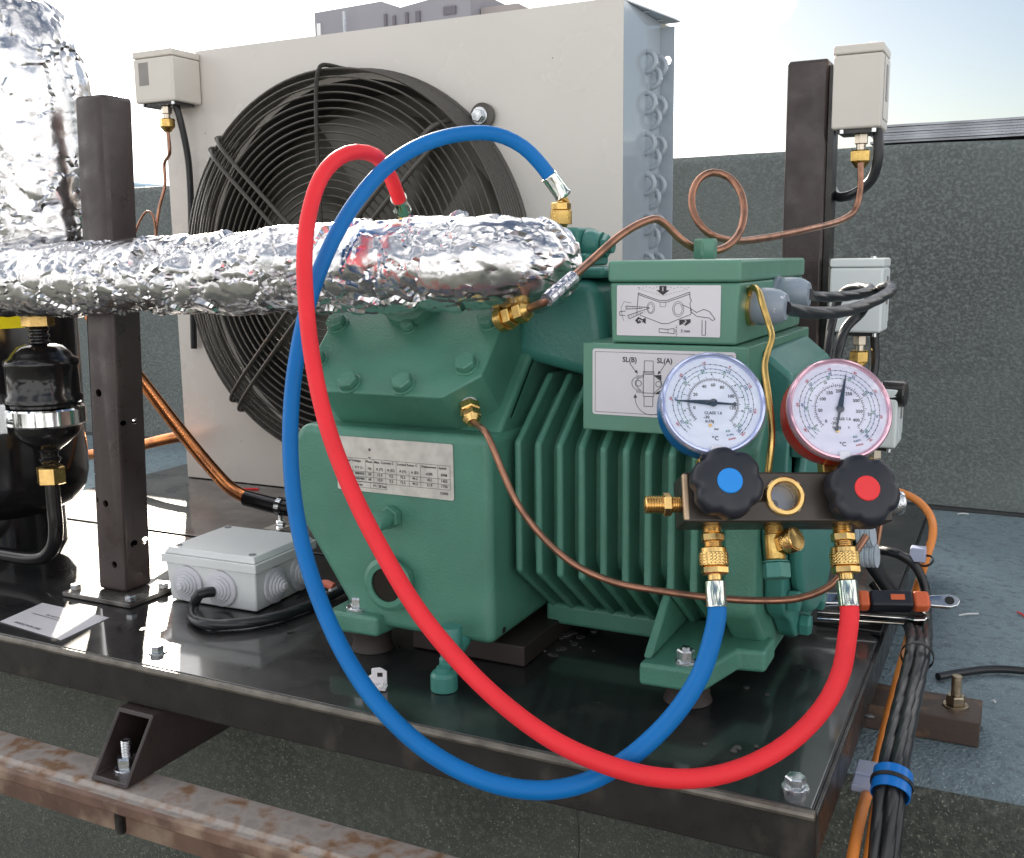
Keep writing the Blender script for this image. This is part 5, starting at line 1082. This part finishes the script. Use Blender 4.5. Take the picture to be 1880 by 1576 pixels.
bundle = (([(1600, 1008, .42), (1650, 1018, .40), (1680, 1040, .41), (1697, 1075, .41), (1701, 1120, .40)], .0062, .001, 'outer black cable of the bundle beside the skid, arching under the conduit gland'),
          ([(1590, 1020, .42), (1615, 1070, .42), (1648, 1120, .42)], -.0062, .001, 'inner black cable of the bundle, against the orange one'),
          ([(1600, 1070, .42), (1655, 1130, .41)], .0, -.004, 'middle black cable of the bundle, lying on top of the other two'))
for lst, off, fo, lab in bundle:
    cable('control_cable', [at(a, b, y=yy) for a, b, yy in lst] + [at(a, b, x=.0355) + rt * off + fw * fo for a, b in centre], .0046, CABLE, lab, twist=True, group='cable bundle down the skid side')
def strap(c, r, n_, w, mt, name, lab, cat):
    g = G(); m = axis_frame(c, n_); g.lathe([(r, -w), (r + .0008, -w), (r + .0008, w), (r, w)], m, 24, cap=False); o = g.build(name, mt); return tag(o, lab, cat)
cdir = at(1629, 1520, x=.0355) - at(1653, 1350, x=.0355); cdir2 = at(1673, 1260, x=.0355) - at(1688, 1185, x=.0355)
c = at(1684, 1205, x=.0355); strap(c, .0122, cdir2, .0018, BLACKP, 'cable_tie', 'black cable tie round the bundle just below the spanners', 'cable tie')
c = at(1637, 1440, x=.0355); bt = strap(c, .0122, cdir, .0085, TAPEB, 'blue_tape', 'bright blue tape wrapped round the cable bundle', 'tape')
strap(c, .0132, cdir, .0014, BLACKP, 'cable_tie', 'black cable tie over the blue tape', 'cable tie')
for i, (a_, b_) in enumerate(((1572, 1412), (1566, 1434))):
    p = at(a_, b_, x=.004); g = G(); g.box((0, -.010, -.003), (.020, .012, .003), Matrix.Translation(p)); o = g.build('tie_mount', LILAC, bevel=.001); tag(o, ('upper' if i == 0 else 'lower') + ' pale lilac tie mount between skid edge and blue tape', 'cable clamp', 'lilac tie mounts')
g = G(); p = at(1692, 1018, y=.41); g.box((-.010, -.006, -.007), (.004, .006, .007), Matrix.Translation(p)); tag(g.build('tie_mount', LILAC, bevel=.0015), 'lilac clip holding the orange cable near its bend', 'cable clamp')
c = at(1700, 1030, y=.405); strap(c, .0062, (-.3, -.5, .8), .0012, BLACKP, 'cable_tie', 'small black tie on the bend of the orange cable', 'cable tie')
# grey ribbed conduit gland stack behind the manifold
cg = thing('conduit_gland', at(1600, 1000, y=.40), 'pale grey ribbed cable gland behind the red hose coupler', 'cable gland'); g = G(); m = axis_frame(at(1575, 985, y=.38), (.9, -.1, .2)); pr = []
for i in range(7): pr += [(.0100 + .001 * (i % 2), .0022 * i), (.0112, .0022 * i + .0011)]
g.lathe(pr, m, 28); m = axis_frame(at(1582, 1020, y=.38), (.9, -.1, .1)); g.lathe(pr, m, 28); g.build('body', mat('pale_gland', (.46, .52, .58), .35), cg)
# adjustable wrench
wr = thing('adjustable_wrench', at(1640, 1105, z=.03), 'adjustable wrench with black and orange grip and hanging eye', 'wrench')
a = at(1575, 1103, z=.024); b = at(1705, 1105, z=.026); dx = (b - a).normalized(); wf = frame(a, dx, V((0, 0, 1)).cross(dx).normalized(), V((0, 0, 1))) @ Matrix.Rotation(math.radians(38), 4, 'X')
L = (b - a).length
def slab(x0, x1, hw, h, name, mt, bev=.003, taper=1.0): g = G(); g.prism([(x0, -hw), (x1, -hw * taper), (x1, hw * taper), (x0, hw)], -h, h, wf); return g.build(name, mt, wr, bevel=bev, seg=4)
slab(0, .010, .0085, .0062, 'grip_end', ORANGE2); slab(.0102, L - .014, .0088, .0068, 'grip', KNOB); slab(L - .0138, L, .0085, .0062, 'grip_end', ORANGE2)
g = G(); g.box((L * .45, -.003, .0068), (L * .65, .003, .0074), wf); g.build('grip_inlay', ORANGE2, wr, bevel=.001)
g = G(); pts = [(L + .0002, -.0055), (L + .018, -.0068), (L + .024, -.005), (L + .027, 0), (L + .024, .005), (L + .018, .0068), (L + .0002, .0055)]; g.prism(pts, -.0024, .0024, wf); g.build('eye', CHROME, wr, bevel=.001)
g = G(); g.lathe([(.0001, .0027), (.0042, .0027)], wf @ Matrix.Translation((L + .0175, 0, 0)), 24, cap=False); g.build('eye_hole', DARK, wr, smooth=False)
g = G(); g.box((-.05, -.006, -.004), (-.0005, .006, .004), wf); g.prism([(-.05, -.006), (-.05, .006), (-.07, .016), (-.09, .012), (-.085, -.002), (-.07, -.008)], -.005, .005, wf); g.build('shank_and_jaw', CHROME, wr, bevel=.0012)
# ring spanners below the wrench
for i, (py0, py1, lab) in enumerate(((1120, 1133, 'upper of two dark spanners stacked under the wrench'), (1131, 1143, 'lower of two dark spanners stacked under the wrench'))):
    r_ = thing('spanner', at(1600, py0, z=.01), lab, 'spanner', 'spanners under the wrench'); a = at(1500, py0, z=.012 - .007 * i); b = at(1695, py1, z=.012 - .007 * i); dx = (b - a).normalized(); m = frame(a, dx, V((0, 0, 1)).cross(dx).normalized(), V((0, 0, 1))); L = (b - a).length
    g = G(); g.prism([(0, -.006), (L * .82, -.0065), (L * .9, -.010), (L, -.008), (L + .004, 0), (L, .008), (L * .9, .010), (L * .82, .0065), (0, .006)], -.0022, .0022, m); g.build('body', BLACKG, r_, bevel=.001, seg=2)
    g = G(); e = [(0, -.0066), (L * .82, -.0071), (L * .9, -.0106), (L, -.0085), (L + .0046, 0), (L, .0085), (L * .9, .0106), (L * .82, .0071), (0, .0066)]; g.tube([m @ V((x, y, 0)) for x, y in e], .0010, 8); g.build('bright_edge', CHROME, r_)
    if i == 0: g = G(); g.lathe([(.0001, .0024), (.0055, .0024)], m @ Matrix.Translation((L * .93, 0, 0)), 24, cap=False); g.build('ring_hole', DARK, r_, smooth=False)
# dark tool shafts
cable('control_cable', [at(1560, 965, y=.42), at(1590, 1020, y=.42), at(1630, 1080, y=.41), at(1672, 1135, y=.40)], .0075, CABLE, 'thick black cable slanting down behind the red hose coupler')
# loose cable and bits on the felt
cable('loose_cable', [at(1722, 1243, z=ZT + .006), at(1760, 1236, z=ZT + .006), at(1820, 1229, z=ZT + .006), at(1880, 1232, z=ZT + .006), at(1990, 1250, z=ZT + .006)], .0040, CABLE, 'black cable end lying on the felt floor at right')
for (a1, b1, a2, b2, mt_, lab) in ((1758, 944, 1778, 944, STICK, 'small white plastic strip on the seam at the parapet foot'), (1760, 1130, 1796, 1127, STICK, 'white plastic offcut on the felt right of the wrench eye'), (1868, 1124, 1882, 1133, REDC, 'pinkish wire offcut at the right picture edge'), (1690, 1262, 1700, 1240, STICK, 'pale cable tie tail standing up beside the rusty channel'), (1672, 879, 1680, 881, RUST, 'tiny reddish bit on the floor left of two, near the parapet'), (1752, 886, 1762, 889, RUST, 'tiny reddish bit on the floor right of two, near the parapet'), (1820, 1287, 1828, 1290, STICK, 'tiny pale sliver right of the rusty channel')):
    p = at(a1, b1, z=ZT + .002); q = at(a2, b2, z=ZT + .002 + (.012 if a1 == 1690 else 0)); g = G(); g.tube([p, (p + q) / 2 + V((0, 0, .001)), q], .0011, 6); tag(g.build('plastic_bit', mt_), lab, 'litter')
